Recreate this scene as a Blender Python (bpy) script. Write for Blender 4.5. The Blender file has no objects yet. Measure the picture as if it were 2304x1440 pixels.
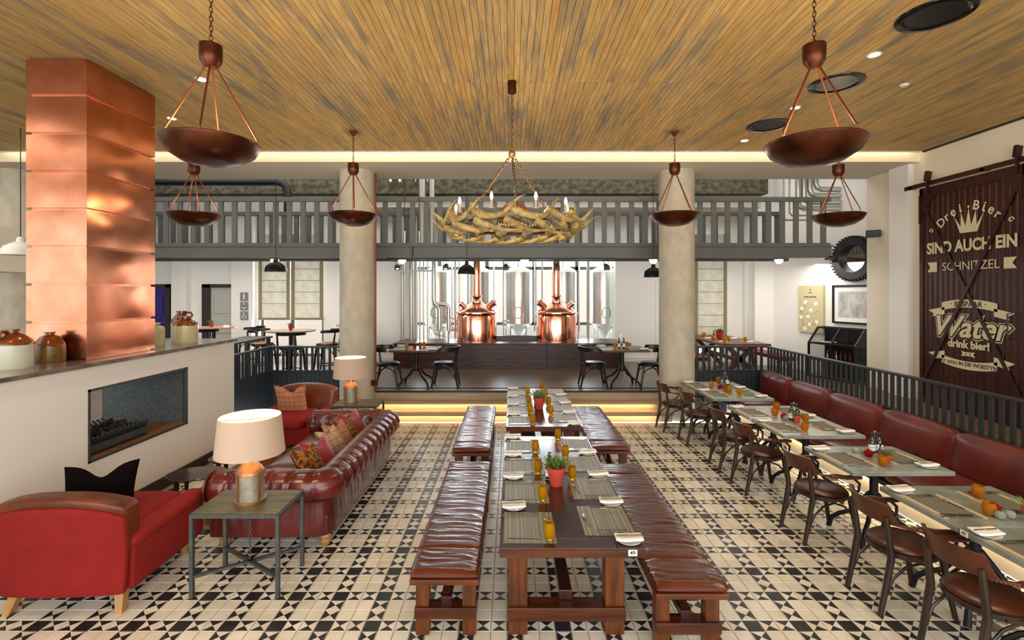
import bpy, bmesh, math, random
from math import sin, cos, pi, radians as R
from mathutils import Vector, Matrix, Euler
C = bpy.context.scene.collection
S = bpy.context.scene
RND = random.Random(7)

# ------------------------------------------------------------------ camera
cd = bpy.data.cameras.new('camera'); cam = bpy.data.objects.new('camera', cd); C.objects.link(cam)
cam.location = (0, 0, 2.35); cam.rotation_euler = (R(90), 0, 0)
cd.sensor_width = 36; cd.lens = 1095 / 2304 * 36
cd.shift_x = 3 / 2304; cd.shift_y = -63 / 2304; cd.clip_start = .05; cd.clip_end = 200
S.camera = cam
# ------------------------------------------------------------------ exposure, world
S.view_settings.view_transform = 'Standard'; S.view_settings.look = 'None'
S.view_settings.exposure = 0.0; S.view_settings.gamma = 1; S.view_settings.use_curve_mapping = False
try:
    S.cycles.use_denoising = True; S.cycles.max_bounces = 7; S.cycles.diffuse_bounces = 4; S.cycles.glossy_bounces = 4
    S.cycles.transmission_bounces = 6; S.cycles.transparent_max_bounces = 8
    S.cycles.caustics_reflective = False; S.cycles.caustics_refractive = False; S.cycles.sample_clamp_indirect = 4
except Exception: pass
W = bpy.data.worlds.new('world'); S.world = W; W.use_nodes = True
W.node_tree.nodes['Background'].inputs[0].default_value = (.88, .95, 1, 1)
W.node_tree.nodes['Background'].inputs[1].default_value = 2.4

def area(name, loc, rot, sx, sy, power, col=(1, 1, 1), spread=None):
    l = bpy.data.lights.new(name, 'AREA'); l.shape = 'RECTANGLE'; l.size = sx; l.size_y = sy; l.energy = power; l.color = col
    if spread: l.spread = R(spread)
    o = bpy.data.objects.new(name, l); o.location = loc; o.rotation_euler = [R(a) for a in rot]; C.objects.link(o); return o
def point(name, loc, power, col=(1, .72, .42), r=.03, parent=None):
    l = bpy.data.lights.new(name, 'POINT'); l.energy = power; l.color = col; l.shadow_soft_size = r
    o = bpy.data.objects.new(name, l); o.location = loc; C.objects.link(o); o.parent = parent; return o
def spot(name, loc, power, col, ang=100, blend=.8, r=.05):
    l = bpy.data.lights.new(name, 'SPOT'); l.energy = power; l.color = col; l.spot_size = R(ang); l.spot_blend = blend; l.shadow_soft_size = r
    o = bpy.data.objects.new(name, l); o.location = loc; C.objects.link(o); return o
WARM = (1, .74, .45); NEUT = (1, .95, .885); DAY = (.86, .94, 1)
# added window-like fill behind the camera, then daylight through the back hall's windows
area('front_fill', (0, -3.2, 2.9), (84, 0, 0), 14, 3.4, 520, NEUT)
area('daylight_brewery_window', (.0, 15.9, 2.6), (-90, 0, 0), 7, 3.2, 700, DAY)
area('daylight_hall_window_left', (-5.9, 13.4, 2.3), (-90, 0, 0), 1.7, 2, 150, DAY)
area('daylight_hall_window_right', (5.3, 13.4, 2.3), (-90, 0, 0), .9, 2, 60, DAY)
area('hall_ceiling_light', (-1, 11.6, 5.7), (0, 0, 0), 15, 2.6, 310, NEUT)  # added overhead fill for the back hall, not a fitting
area('left_hall_light', (-9, 4.5, 4.6), (0, 0, 0), 5, 6, 160, NEUT)  # fill panel added to brighten the dark left hall
area('under_walkway_light_left', (-6.2, 10.8, 3.0), (0, 0, 0), 5, 1, 80, NEUT)
area('under_walkway_light_right', (5.6, 10.8, 3.0), (0, 0, 0), 3, 1, 55, NEUT)
# cove strip above the edge of the timber ceiling, strips under the step nosings and the banquette
area('cove_strip', (-.9, 8.36, 4.86), (62, 0, 0), 15.6, .05, 30, (1, .88, .68))
area('step_strip_lower', (.1, 8.73, .128), (38, 0, 0), 5.1, .03, 20, (1, .7, .36))
area('step_strip_upper', (.1, 8.97, .282), (38, 0, 0), 5.1, .03, 20, (1, .7, .36))
area('banquette_strip', (4.10, 6.2, .25), (0, 18, 0), .03, 5.6, 20, (1, .74, .42))

# ------------------------------------------------------------------ materials
def rgb(h):
    v = [int(h[i:i + 2], 16) / 255 for i in (0, 2, 4)]
    return tuple((x / 12.92 if x <= .04045 else ((x + .055) / 1.055) ** 2.4) for x in v) + (1,)
MATS = {}
def mat(name, col, rough=.5, metal=0, col2=None, scale=(4, 4, 4), detail=4, bump=0, bscale=None, emit=None, estr=0, trans=0, ior=1.45,
        coord='Object', coat=0, lo=.35, hi=.65, spec=None, sheen=0, alpha=None, rand=0, subsurf=0):
    m = bpy.data.materials.new(name); m.use_nodes = True; nt = m.node_tree; N = nt.nodes; L = nt.links
    b = N['Principled BSDF']; col = rgb(col) if isinstance(col, str) else tuple(col) + (1,)
    b.inputs['Base Color'].default_value = col; b.inputs['Roughness'].default_value = rough; b.inputs['Metallic'].default_value = metal
    b.inputs['IOR'].default_value = ior; b.inputs['Transmission Weight'].default_value = trans; b.inputs['Coat Weight'].default_value = coat
    b.inputs['Coat Roughness'].default_value = .15
    if spec is not None: b.inputs['Specular IOR Level'].default_value = spec
    if sheen: b.inputs['Sheen Weight'].default_value = sheen
    if alpha is not None: b.inputs['Alpha'].default_value = alpha
    if emit: b.inputs['Emission Color'].default_value = rgb(emit); b.inputs['Emission Strength'].default_value = estr
    vec = None
    def getvec(sc):
        mp = N.new('ShaderNodeMapping'); mp.inputs['Scale'].default_value = sc
        if coord == 'World':
            g = N.new('ShaderNodeNewGeometry'); L.new(g.outputs['Position'], mp.inputs[0])
        else:
            g = N.new('ShaderNodeTexCoord'); L.new(g.outputs[coord], mp.inputs[0])
        return mp.outputs[0]
    out = None
    if col2:
        n = N.new('ShaderNodeTexNoise'); n.inputs['Scale'].default_value = 1; n.inputs['Detail'].default_value = detail
        L.new(getvec(scale), n.inputs['Vector'])
        r = N.new('ShaderNodeValToRGB'); r.color_ramp.elements[0].position = lo; r.color_ramp.elements[1].position = hi
        r.color_ramp.elements[0].color = col; r.color_ramp.elements[1].color = rgb(col2)
        L.new(n.outputs[0], r.inputs[0]); out = r.outputs[0]
    if rand:
        oi = N.new('ShaderNodeObjectInfo'); h = N.new('ShaderNodeHueSaturation')
        ma = N.new('ShaderNodeMapRange'); ma.inputs[3].default_value = 1 - rand; ma.inputs[4].default_value = 1 + rand
        ad = N.new('ShaderNodeMath'); ad.operation = 'ADD'; fr = N.new('ShaderNodeMath'); fr.operation = 'FRACT'
        gg = N.new('ShaderNodeNewGeometry'); L.new(oi.outputs['Random'], ad.inputs[0]); L.new(gg.outputs['Random Per Island'], ad.inputs[1])
        L.new(ad.outputs[0], fr.inputs[0]); L.new(fr.outputs[0], ma.inputs[0]); L.new(ma.outputs[0], h.inputs['Value'])
        if out: L.new(out, h.inputs['Color'])
        else: h.inputs['Color'].default_value = col
        out = h.outputs[0]
    if out: L.new(out, b.inputs['Base Color'])
    if bump:
        n2 = N.new('ShaderNodeTexNoise'); n2.inputs['Scale'].default_value = 1; n2.inputs['Detail'].default_value = 5
        L.new(getvec(bscale or scale), n2.inputs['Vector'])
        bm_ = N.new('ShaderNodeBump'); bm_.inputs['Strength'].default_value = bump; bm_.inputs['Distance'].default_value = .01
        L.new(n2.outputs[0], bm_.inputs['Height']); L.new(bm_.outputs[0], b.inputs['Normal'])
    MATS[name] = m; return m

def plank_mat():
    m = bpy.data.materials.new('ceiling_timber'); m.use_nodes = True; N = m.node_tree.nodes; L = m.node_tree.links; b = N['Principled BSDF']
    g = N.new('ShaderNodeNewGeometry'); oi = N.new('ShaderNodeObjectInfo')
    ad = N.new('ShaderNodeMath'); ad.operation = 'ADD'; L.new(oi.outputs['Random'], ad.inputs[0]); L.new(g.outputs['Random Per Island'], ad.inputs[1])
    fr = N.new('ShaderNodeMath'); fr.operation = 'FRACT'; L.new(ad.outputs[0], fr.inputs[0])
    # shift the pattern along each board by its own random amount
    cx = N.new('ShaderNodeCombineXYZ'); ml = N.new('ShaderNodeMath'); ml.operation = 'MULTIPLY'; ml.inputs[1].default_value = 2.6
    L.new(fr.outputs[0], ml.inputs[0]); L.new(ml.outputs[0], cx.inputs[1])
    va = N.new('ShaderNodeVectorMath'); va.operation = 'ADD'; L.new(g.outputs['Position'], va.inputs[0]); L.new(cx.outputs[0], va.inputs[1])
    def noise(sc, det=4, v=None):
        mp = N.new('ShaderNodeMapping'); mp.inputs['Scale'].default_value = sc; L.new(v or va.outputs[0], mp.inputs[0])
        n = N.new('ShaderNodeTexNoise'); n.inputs['Scale'].default_value = 1; n.inputs['Detail'].default_value = det; L.new(mp.outputs[0], n.inputs['Vector']); return n.outputs[0]
    def mix(f, a, c, mode='MIX'):
        x = N.new('ShaderNodeMix'); x.data_type = 'RGBA'; x.blend_type = mode
        if hasattr(f, 'links'): L.new(f, x.inputs[0])
        else: x.inputs[0].default_value = f
        for i, s in ((6, a), (7, c)):
            if hasattr(s, 'links'): L.new(s, x.inputs[i])
            else: x.inputs[i].default_value = s
        return x.outputs[2]
    def ramp(v, a, z):
        r = N.new('ShaderNodeMapRange'); r.inputs[1].default_value = a; r.inputs[2].default_value = z; L.new(v, r.inputs[0]); return r.outputs[0]
    r = N.new('ShaderNodeValToRGB'); e = r.color_ramp.elements
    e[0].position = 0; e[0].color = rgb('bf9d62'); e[1].position = 1; e[1].color = rgb('d0ac6c')
    x = e.new(.5); x.color = rgb('c6a062')
    L.new(fr.outputs[0], r.inputs[0])
    c = mix(ramp(noise((9, .9, 1)), .54, .72), r.outputs[0], rgb('857c6c'))           # grey stains along the boards
    c = mix(ramp(noise((4.5, .7, 1), 5, g.outputs['Position']), .53, .72), c, rgb('7d776a'))
    c = mix(ramp(noise((5, .9, 1), 3), .58, .72), c, rgb('cc9a4e'))                    # honey patches
    c = mix(ramp(noise((60, 3.5, 1), 6), .38, .72), c, mix(.45, c, rgb('4d3a1e')))     # grain
    L.new(c, b.inputs['Base Color']); b.inputs['Roughness'].default_value = .55; b.inputs['Specular IOR Level'].default_value = .3
    MATS['plank'] = m
plank_mat()
mat('white_wall', 'e9e5de', .8, bump=.05, bscale=(30, 30, 30))
mat('cream_wall', 'e4d9c4', .8)
mat('soffit', 'd8cdbd', .85)
mat('concrete', 'c6bca6', .85, col2='b5ab96', scale=(6, 6, 4), bump=.5, bscale=(30, 30, 30), coord='World', detail=8)
mat('dark_concrete', '3a3527', .9, col2='6a6350', scale=(7, 7, 9), bump=.4, bscale=(14, 14, 14), coord='World', detail=9, lo=.4, hi=.75)
mat('mezz_steel', '6d6e68', .5, 0, col2='62645f', scale=(1, 1, 1))
mat('mezz_dark', '565650', .6)
mat('rail_black', '25292b', .42)
mat('panel_black', '22262a', .45)
mat('skirt', '2b211b', .5)
mat('grout', '8d8474', .9)
mat('tile_white', 'e3dccd', .27, col2='d6cdb9', scale=(5, 5, 5), rand=.07, coord='World')
mat('tile_black', '1f2023', .3, col2='2c2c2e', scale=(5, 5, 5), rand=.12, coord='World')
mat('platform_wood', '57483c', .36, spec=.9, col2='7d6a56', scale=(1.2, 26, 1), coord='World', detail=6, bump=.1, bscale=(2, 60, 2))
mat('corridor_wood', '7a6248', .4, col2='5c4832', scale=(14, 1.2, 1), coord='World')
mat('step_wood', 'b9a486', .5, col2='a8916f', scale=(1.5, 20, 20), coord='World')
mat('inset_wood', '93602f', .4, col2='704520', scale=(1.2, 16, 1), coord='World')
mat('dark_wood_stage', '30180f', .28, col2='4f2a19', scale=(1.4, 20, 20), coord='World', detail=6, bump=.25, bscale=(4, 60, 60), rand=.25)
mat('oak_red', '6f3914', .36, col2='3c1c08', scale=(22, 22, 2.2), detail=6, bump=.12)
mat('oak_red_x', '56280d', .32, col2='301407', scale=(2, 20, 20), detail=6, bump=.12)
mat('table_top', '3c1a15', .18, col2='2b120f', scale=(26, 2, 6), detail=6, coat=.3)
mat('bench_wood', '6e3516', .4, col2='4a2008', scale=(3, 22, 22), detail=6)
mat('leather_red', '521810', .3, col2='672215', scale=(3, 3, 3), bump=.12, bscale=(60, 60, 60), spec=.6)
mat('leather_bench', '451409', .25, col2='5c2210', scale=(2, 5, 2), bump=.9, bscale=(2.2, 16, 2.2), spec=.8, coat=.45)
mat('leather_sofa', '470e0a', .27, col2='601c15', scale=(3, 3, 3), bump=.18, bscale=(9, 9, 3.5), spec=.7)
mat('leather_brown', '6b3010', .38, col2='512008', scale=(5, 5, 5), bump=.12, bscale=(40, 40, 40))
mat('leather_chair', '4f240f', .3, col2='3d1909', scale=(6, 6, 6), spec=.6)
mat('leather_black', '1d2022', .35)
mat('red_fabric', '840e09', .9, col2='7c0c08', scale=(7, 7, 7), sheen=0, bump=.1, bscale=(300, 300, 300))
mat('chair_wood', '35231a', .35, col2='1f140d', scale=(10, 10, 3))
mat('black_wood', '161314', .32)
mat('brass_nail', 'a98a5c', .35, .9)
mat('light_wood', 'b58a56', .5, col2='a07744', scale=(8, 8, 2))
mat('zinc', 'a5aca2', .28, .3, col2='828b81', scale=(5, 5, 5), detail=8, bump=.05)
mat('zinc_edge', '9aa7a8', .32, .6, col2='6f7c80', scale=(8, 8, 20), detail=8)
mat('mat_grey', '6b675a', .7, bump=.1, bscale=(150, 150, 150))
mat('mat_beige', 'c2aa82', .7)
mat('china', 'ede9e2', .2, coat=.4)
mat('napkin', 'efe9df', .85)
mat('cutlery', 'c8c2b8', .16, 1)
def amber(name, col):
    m = bpy.data.materials.new(name); m.use_nodes = True; N = m.node_tree.nodes; L = m.node_tree.links; b = N['Principled BSDF']
    b.inputs['Base Color'].default_value = rgb(col); b.inputs['Roughness'].default_value = .04; b.inputs['Transmission Weight'].default_value = .72; b.inputs['IOR'].default_value = 1.15
    MATS[name] = m
amber('amber', 'f4b018'); amber('amber_red', 'f59a22'); amber('glass_green', '39401a'); amber('glass_red', 'c3261a'); amber('glass_clear', 'd6dccb')
mat('bottle_dark', '1c1d12', .12, coat=.6)
mat('terracotta', 'b5402c', .6)
mat('terracotta_red', 'b0221a', .5)
mat('soil', '2a2018', .9)
mat('leaf', '6d8438', .5, col2='4d6628', scale=(20, 20, 20))
mat('leaf_grey', '8b8f6a', .5, col2='66703f', scale=(20, 20, 20))
mat('label_pink', 'b23350', .5)
mat('card_white', 'efeeea', .6)
mat('ink', '1a1a1a', .6)
mat('copper_bright', 'eba88e', .13, 1, col2='dc9478', scale=(2, 2, 2), bump=.05, bscale=(1.5, 1.5, 1.5))
mat('copper_panel', 'de9574', .22, 1, col2='c97f5c', scale=(3, 3, 3), bump=.1, bscale=(2.2, 2.2, 1.2), coord='World', detail=7)
mat('bronze', '5c2c12', .32, .7, col2='35180a', scale=(5, 5, 5), detail=6, bump=.06)
mat('rod_copper', '7a4024', .42, .75)
mat('steel', 'bdbdb7', .28, .95)
mat('steel_mid', 'b3b1a8', .35, .8)
mat('iron', '464a4a', .45, .5, col2='565a58', scale=(30, 30, 8))
mat('iron_top', '6d6548', .4, .5, col2='4c4a36', scale=(4, 18, 4), detail=8)
mat('black_metal', '141516', .4, .3)
mat('white_enamel', 'd9d7cc', .3)
mat('galv', '8d8776', .45, .6, col2='a8a494', scale=(9, 9, 9), detail=6)
mat('copper_old', 'b0764c', .38, .7, col2='93694a', scale=(9, 9, 9))
mat('shade', 'b39d8b', .85, emit='f4c9a0', estr=.10)
mat('shade_in', 'f6e3c8', .8, emit='ffdcae', estr=.45)
mat('bulb', 'ffe2b0', .3, emit='ffd896', estr=14)
mat('globe', 'fff0dc', .3, emit='ffe6cc', estr=5)
mat('down', 'fff0d0', .3, emit='ffe7bd', estr=5)
mat('cove', 'f6e6c4', .8)
mat('horn', 'bfa266', .5, col2='86703f', scale=(14, 14, 14), detail=5, bump=.7, bscale=(30, 30, 30))
mat('horn_dark', '5a5246', .55, col2='8a7d62', scale=(20, 20, 20), detail=4, bump=.8, bscale=(60, 60, 60))
mat('chain', '6b5030', .4, .8)
mat('chain_copper', '58331f', .4, .8)
mat('stone_slab', '84776a', .22, col2='5a4f46', scale=(6, 6, 6), detail=9, coord='World', coat=.3)
mat('jug_cream', 'bdb38a', .22, coat=.4); mat('jug_white', 'c0c2ae', .2, coat=.4); mat('jug_brown', '7f3c10', .18, coat=.5, col2='5b2608', scale=(9, 9, 9)); mat('jug_ochre', '7d5a26', .25, coat=.4, col2='5e4520', scale=(14, 14, 14))
mat('fire_steel', '5a6263', .5, .4, col2='474a45', scale=(45, 45, 45), detail=8, coord='World')
mat('coal', '1d1814', .9, col2='4a4238', scale=(20, 20, 20))
mat('door_rust', '2d1008', .4, .2, col2='471d0d', scale=(7, 7, .8), detail=6, coord='World')
mat('door_rust_frame', '3c170c', .45, .2, col2='2a0f08', scale=(6, 6, 6))
mat('paint_cream', 'd8cda4', .7)
mat('blind', 'd8d3c4', .9, col2='c6c0ae', scale=(6, 6, 6), detail=6)
_n = MATS['blind'].node_tree; _t = _n.nodes.new('ShaderNodeBsdfTranslucent'); _t.inputs[0].default_value = rgb('e4e0d6'); _x = _n.nodes.new('ShaderNodeMixShader'); _x.inputs[0].default_value = .16
_n.links.new(_n.nodes['Principled BSDF'].outputs[0], _x.inputs[1]); _n.links.new(_t.outputs[0], _x.inputs[2]); _n.links.new(_x.outputs[0], _n.nodes['Material Output'].inputs[0])
mat('blind_edge', '8a8164', .9)
mat('win_frame', '55554c', .5)
mat('door_grey', 'a9a89f', .5)
mat('door_purple', '2a1670', .35)
mat('sign_grey', '77787a', .5)
mat('poster', 'c9bd93', .7)
mat('poster_ink', '7a7050', .7)
mat('paper', 'cfd0ca', .5, col2='9a9a92', scale=(7, 7, 4), detail=9)
mat('mirror', 'dcdcd8', .05, 1)
mat('gear', '1f2020', .5)
mat('dark_disc', '0e1012', .35)
mat('disc_ring', '0c0d0e', .15)
mat('black_velvet', '090504', .95, spec=.1)
mat('pink_tan', 'b07a58', .8, bump=.3)
mat('crimson_silk', '930d16', .45, sheen=.4)
mat('paisley', 'a0701a', .7, col2='5a2110', scale=(28, 28, 28), detail=2, lo=.45, hi=.55)
mat('tart_wood', 'b98258', .5)
mat('exterior_wall', 'd9cdc6', .9)
mat('sat_red_cushion', '7c1f19', .5)
mat('stool_wood', 'a3693a', .4)
mat('tabletop_round', 'b59277', .35)
mat('purple_cloth', '6a55b0', .6)
def tartan(name, base, l1, l2, sc):
    m = bpy.data.materials.new(name); m.use_nodes = True; N = m.node_tree.nodes; L = m.node_tree.links; b = N['Principled BSDF']
    tc = N.new('ShaderNodeTexCoord'); out = None; sep = N.new('ShaderNodeSeparateXYZ'); L.new(tc.outputs['Object'], sep.inputs[0]); cur = None
    for ax, per, th, col in ((0, sc, .08, l1), (2, sc, .08, l1), (0, sc * .5, .06, l2), (2, sc * .62, .06, l2)):
        d = N.new('ShaderNodeMath'); d.operation = 'DIVIDE'; d.inputs[1].default_value = per; L.new(sep.outputs[ax], d.inputs[0])
        f = N.new('ShaderNodeMath'); f.operation = 'FRACT'; L.new(d.outputs[0], f.inputs[0])
        t = N.new('ShaderNodeMath'); t.operation = 'LESS_THAN'; t.inputs[1].default_value = th; L.new(f.outputs[0], t.inputs[0])
        x = N.new('ShaderNodeMix'); x.data_type = 'RGBA'; L.new(t.outputs[0], x.inputs[0]); x.inputs[7].default_value = rgb(col)
        if cur: L.new(cur, x.inputs[6])
        else: x.inputs[6].default_value = rgb(base)
        cur = x.outputs[2]
    L.new(cur, b.inputs['Base Color']); b.inputs['Roughness'].default_value = .85; MATS[name] = m
tartan('tartan_tan', 'b47a55', '5a2c25', '8b4d33', .075)
tartan('tartan_light', 'c2a284', '3b2622', '9a6b4c', .09)
def stripes():
    m = bpy.data.materials.new('mat_stripe'); m.use_nodes = True; N = m.node_tree.nodes; L = m.node_tree.links; b = N['Principled BSDF']
    tc = N.new('ShaderNodeTexCoord'); sep = N.new('ShaderNodeSeparateXYZ'); L.new(tc.outputs['Object'], sep.inputs[0]); cur = None
    for per, th, col in ((.0085, .35, '77735c'), (.026, .14, 'a8a082'), (.043, .07, 'cbc3a4'), (.021, .12, '57533f')):
        d = N.new('ShaderNodeMath'); d.operation = 'DIVIDE'; d.inputs[1].default_value = per; L.new(sep.outputs[0], d.inputs[0])
        f = N.new('ShaderNodeMath'); f.operation = 'FRACT'; L.new(d.outputs[0], f.inputs[0])
        t = N.new('ShaderNodeMath'); t.operation = 'LESS_THAN'; t.inputs[1].default_value = th; L.new(f.outputs[0], t.inputs[0])
        x = N.new('ShaderNodeMix'); x.data_type = 'RGBA'; L.new(t.outputs[0], x.inputs[0]); x.inputs[7].default_value = rgb(col)
        if cur: L.new(cur, x.inputs[6])
        else: x.inputs[6].default_value = rgb('6e6a55')
        cur = x.outputs[2]
    L.new(cur, b.inputs['Base Color']); b.inputs['Roughness'].default_value = .45; MATS['mat_stripe'] = m
stripes()

# ------------------------------------------------------------------ mesh helpers
class MB:
    def __init__(s): s.v = []; s.f = []; s.m = []; s.sm = []
    def add(s, vs, fs, m=0, smooth=False):
        o = len(s.v); s.v += [tuple(p) for p in vs]
        for f in fs: s.f.append([i + o for i in f]); s.m.append(m); s.sm.append(smooth)
        return s
    def box(s, x0, x1, y0, y1, z0, z1, m=0):
        return s.add([(x, y, z) for z in (z0, z1) for y in (y0, y1) for x in (x0, x1)],
                     [(0, 2, 3, 1), (4, 5, 7, 6), (0, 1, 5, 4), (1, 3, 7, 5), (3, 2, 6, 7), (2, 0, 4, 6)], m)
    def bar(s, a, b, w, h, m=0, up=(0, 0, 1)):
        a = Vector(a); b = Vector(b); d = (b - a).normalized(); u = Vector(up)
        if abs(d.dot(u)) > .98: u = Vector((0, 1, 0))
        x = d.cross(u).normalized(); u = x.cross(d)
        vs = [p + x * (i * w / 2) + u * (j * h / 2) for p in (a, b) for j in (-1, 1) for i in (-1, 1)]
        return s.add(vs, [(0, 1, 3, 2), (4, 6, 7, 5), (0, 4, 5, 1), (1, 5, 7, 3), (3, 7, 6, 2), (2, 6, 4, 0)], m)
    def tube(s, pts, r, n=8, m=0, closed=False, caps=True):
        P = [Vector(p) for p in pts]; k = len(P); rr = r if isinstance(r, (list, tuple)) else [r] * k
        vs = []; nrm = None
        for i, p in enumerate(P):
            if closed: d = (P[(i + 1) % k] - P[i - 1])
            else: d = (P[min(i + 1, k - 1)] - P[max(i - 1, 0)])
            d.normalize()
            if nrm is None:
                nrm = d.orthogonal().normalized()
            nrm = (nrm - d * nrm.dot(d)).normalized(); bi = d.cross(nrm)
            vs += [p + (nrm * cos(2 * pi * j / n) + bi * sin(2 * pi * j / n)) * rr[i] for j in range(n)]
        fs = []
        for i in range(k if closed else k - 1):
            a = i * n; b = ((i + 1) % k) * n
            fs += [(a + j, a + (j + 1) % n, b + (j + 1) % n, b + j) for j in range(n)]
        if not closed and caps: fs += [tuple(range(n - 1, -1, -1)), tuple((k - 1) * n + j for j in range(n))]
        return s.add(vs, fs, m, True)
    def lathe(s, prof, n=24, c=(0, 0, 0), m=0, smooth=True, caps=True):
        vs = []; k = len(prof)
        for r, z in prof: vs += [(c[0] + r * cos(2 * pi * j / n), c[1] + r * sin(2 * pi * j / n), c[2] + z) for j in range(n)]
        fs = [(i * n + j, i * n + (j + 1) % n, (i + 1) * n + (j + 1) % n, (i + 1) * n + j) for i in range(k - 1) for j in range(n)]
        s.add(vs, fs, m, smooth)
        if caps:
            o = len(s.v) - len(vs)
            for i, rev in ((0, True), (k - 1, False)):
                if prof[i][0] > 1e-4:
                    f = [o + i * n + j for j in range(n)]; s.f.append(f[::-1] if rev else f); s.m.append(m); s.sm.append(False)
        return s
    def grid(s, fn, nu, nv, m=0, smooth=True, cu=False, cv=False):
        U = nu if cu else nu + 1; V = nv if cv else nv + 1
        vs = [fn(i / nu, j / nv) for i in range(U) for j in range(V)]
        fs = [(i * V + j, ((i + 1) % U) * V + j, ((i + 1) % U) * V + (j + 1) % V, i * V + (j + 1) % V) for i in range(nu) for j in range(nv)]
        return s.add(vs, fs, m, smooth)
    def rbox(s, c, d, r=.03, n=6, m=0, puff=0, fn=None):
        """rounded, optionally puffed box of size d round c; fn bends the points"""
        hx, hy, hz = d[0] / 2, d[1] / 2, d[2] / 2; vs = []; fs = []; idx = {}
        def P(a, b, cc):
            k = (a, b, cc)
            if k in idx: return idx[k]
            u = [(-1 + 2 * t / n) for t in k]
            p = [u[0] * hx, u[1] * hy, u[2] * hz]; q = [max(-h + r, min(h - r, x)) for x, h in zip(p, (hx, hy, hz))]
            # spread rows so that the rounding gets points
            w = [math.copysign(abs(t) ** .7, t) for t in u]; p = [w[0] * hx, w[1] * hy, w[2] * hz]
            q = [max(-h + min(r, h), min(h - min(r, h), x)) for x, h in zip(p, (hx, hy, hz))]
            e = Vector(p) - Vector(q)
            if e.length > 1e-6: v = Vector(q) + e.normalized() * min(r, e.length if sum(abs(x) > 1e-6 for x in e) == 1 else r)
            else: v = Vector(p)
            if puff: v += Vector((puff * u[0] * (1 - u[1] ** 2) * (1 - u[2] ** 2), puff * u[1] * (1 - u[0] ** 2) * (1 - u[2] ** 2), puff * u[2] * (1 - u[0] ** 2) * (1 - u[1] ** 2)))
            if fn: v = Vector(fn(v.x, v.y, v.z))
            vs.append(v + Vector(c)); idx[k] = len(vs) - 1; return idx[k]
        for i in range(n):
            for j in range(n):
                fs.append((P(i, j, 0), P(i, j + 1, 0), P(i + 1, j + 1, 0), P(i + 1, j, 0)))
                fs.append((P(i, j, n), P(i + 1, j, n), P(i + 1, j + 1, n), P(i, j + 1, n)))
                fs.append((P(i, 0, j), P(i + 1, 0, j), P(i + 1, 0, j + 1), P(i, 0, j + 1)))
                fs.append((P(i, n, j), P(i, n, j + 1), P(i + 1, n, j + 1), P(i + 1, n, j)))
                fs.append((P(0, i, j), P(0, i, j + 1), P(0, i + 1, j + 1), P(0, i + 1, j)))
                fs.append((P(n, i, j), P(n, i + 1, j), P(n, i + 1, j + 1), P(n, i, j + 1)))
        return s.add(vs, fs, m, True)
    def prism(s, poly, d0, d1, axis='z', m=0):
        def T(a, b, d): return (a, b, d) if axis == 'z' else ((a, d, b) if axis == 'y' else (d, a, b))
        k = len(poly); vs = [T(a, b, d) for d in (d0, d1) for a, b in poly]
        fs = [tuple(range(k))[::-1], tuple(range(k, 2 * k))] + [(i, (i + 1) % k, k + (i + 1) % k, k + i) for i in range(k)]
        return s.add(vs, fs, m)
    def sph(s, c, r, n=8, m=0, sz=1):
        return s.lathe([(max(1e-5, r * sin(pi * i / n)), -r * sz * cos(pi * i / n)) for i in range(n + 1)], n * 2, c, m, caps=False)
    def mesh(s, name, mats):
        me = bpy.data.meshes.new(name); me.from_pydata(s.v, [], s.f)
        for q in (mats if isinstance(mats, (list, tuple)) else [mats]): me.materials.append(MATS[q])
        me.polygons.foreach_set('material_index', s.m); me.polygons.foreach_set('use_smooth', s.sm); me.update()
        return me
    def build(s, name, mats, parent=None, bevel=0, loc=None, rot=None, recalc=True):
        me = s.mesh(name, mats)
        if recalc:
            b = bmesh.new(); b.from_mesh(me); bmesh.ops.recalc_face_normals(b, faces=b.faces[:])
            for e in b.edges:
                if len(e.link_faces) == 2 and e.calc_face_angle(0) > .6: e.smooth = False
            b.to_mesh(me); b.free()
        return link(name, me, parent, bevel, loc, rot)
def link(name, me, parent=None, bevel=0, loc=None, rot=None):
    o = bpy.data.objects.new(name, me); C.objects.link(o); o.parent = parent
    if loc: o.location = loc
    if rot: o.rotation_euler = rot
    if bevel:
        b = o.modifiers.new('bevel', 'BEVEL'); b.width = bevel; b.segments = 2; b.limit_method = 'ANGLE'; b.angle_limit = R(40)
    return o
def thing(name, label, cat, loc=(0, 0, 0), rz=0, group=None):
    o = bpy.data.objects.new(name, None); C.objects.link(o); o.location = loc; o.rotation_euler = (0, 0, rz); o.empty_display_size = .1
    o['label'] = label; o['category'] = cat
    if group: o['group'] = group
    return o
def tag(o, label, cat, group=None, kind=None):
    o['label'] = label; o['category'] = cat
    if group: o['group'] = group
    if kind: o['kind'] = kind
    return o
def struct(o, label=None, cat=None):
    o['kind'] = 'structure'
    if label: o['label'] = label; o['category'] = cat or o.name.split('.')[0].split('_')[0]
    return o
def dup(root, loc=None, rz=None, label=None, group=None, scale=None):
    r = root.copy(); C.objects.link(r)
    if loc is not None: r.location = loc
    if rz is not None: r.rotation_euler = (0, 0, rz)
    if label: r['label'] = label
    if group: r['group'] = group
    if scale: r.scale = scale
    for ch in root.children:
        c = ch.copy(); C.objects.link(c); c.parent = r
        for g in ch.children:
            d = g.copy(); C.objects.link(d); d.parent = c
    return r
def text(name, s, size, m, parent, loc, rot, bold=0, ext=.001, align='CENTER', shear=0, sx=1):
    c = bpy.data.curves.new(name, 'FONT'); c.body = s; c.size = size; c.align_x = align; c.align_y = 'CENTER'; c.offset = bold; c.extrude = ext; c.shear = shear
    c.materials.append(MATS[m]); c.resolution_u = 3
    o = bpy.data.objects.new(name, c); C.objects.link(o); o.parent = parent; o.location = loc; o.rotation_euler = rot; o.scale = (sx, 1, 1); return o
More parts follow.
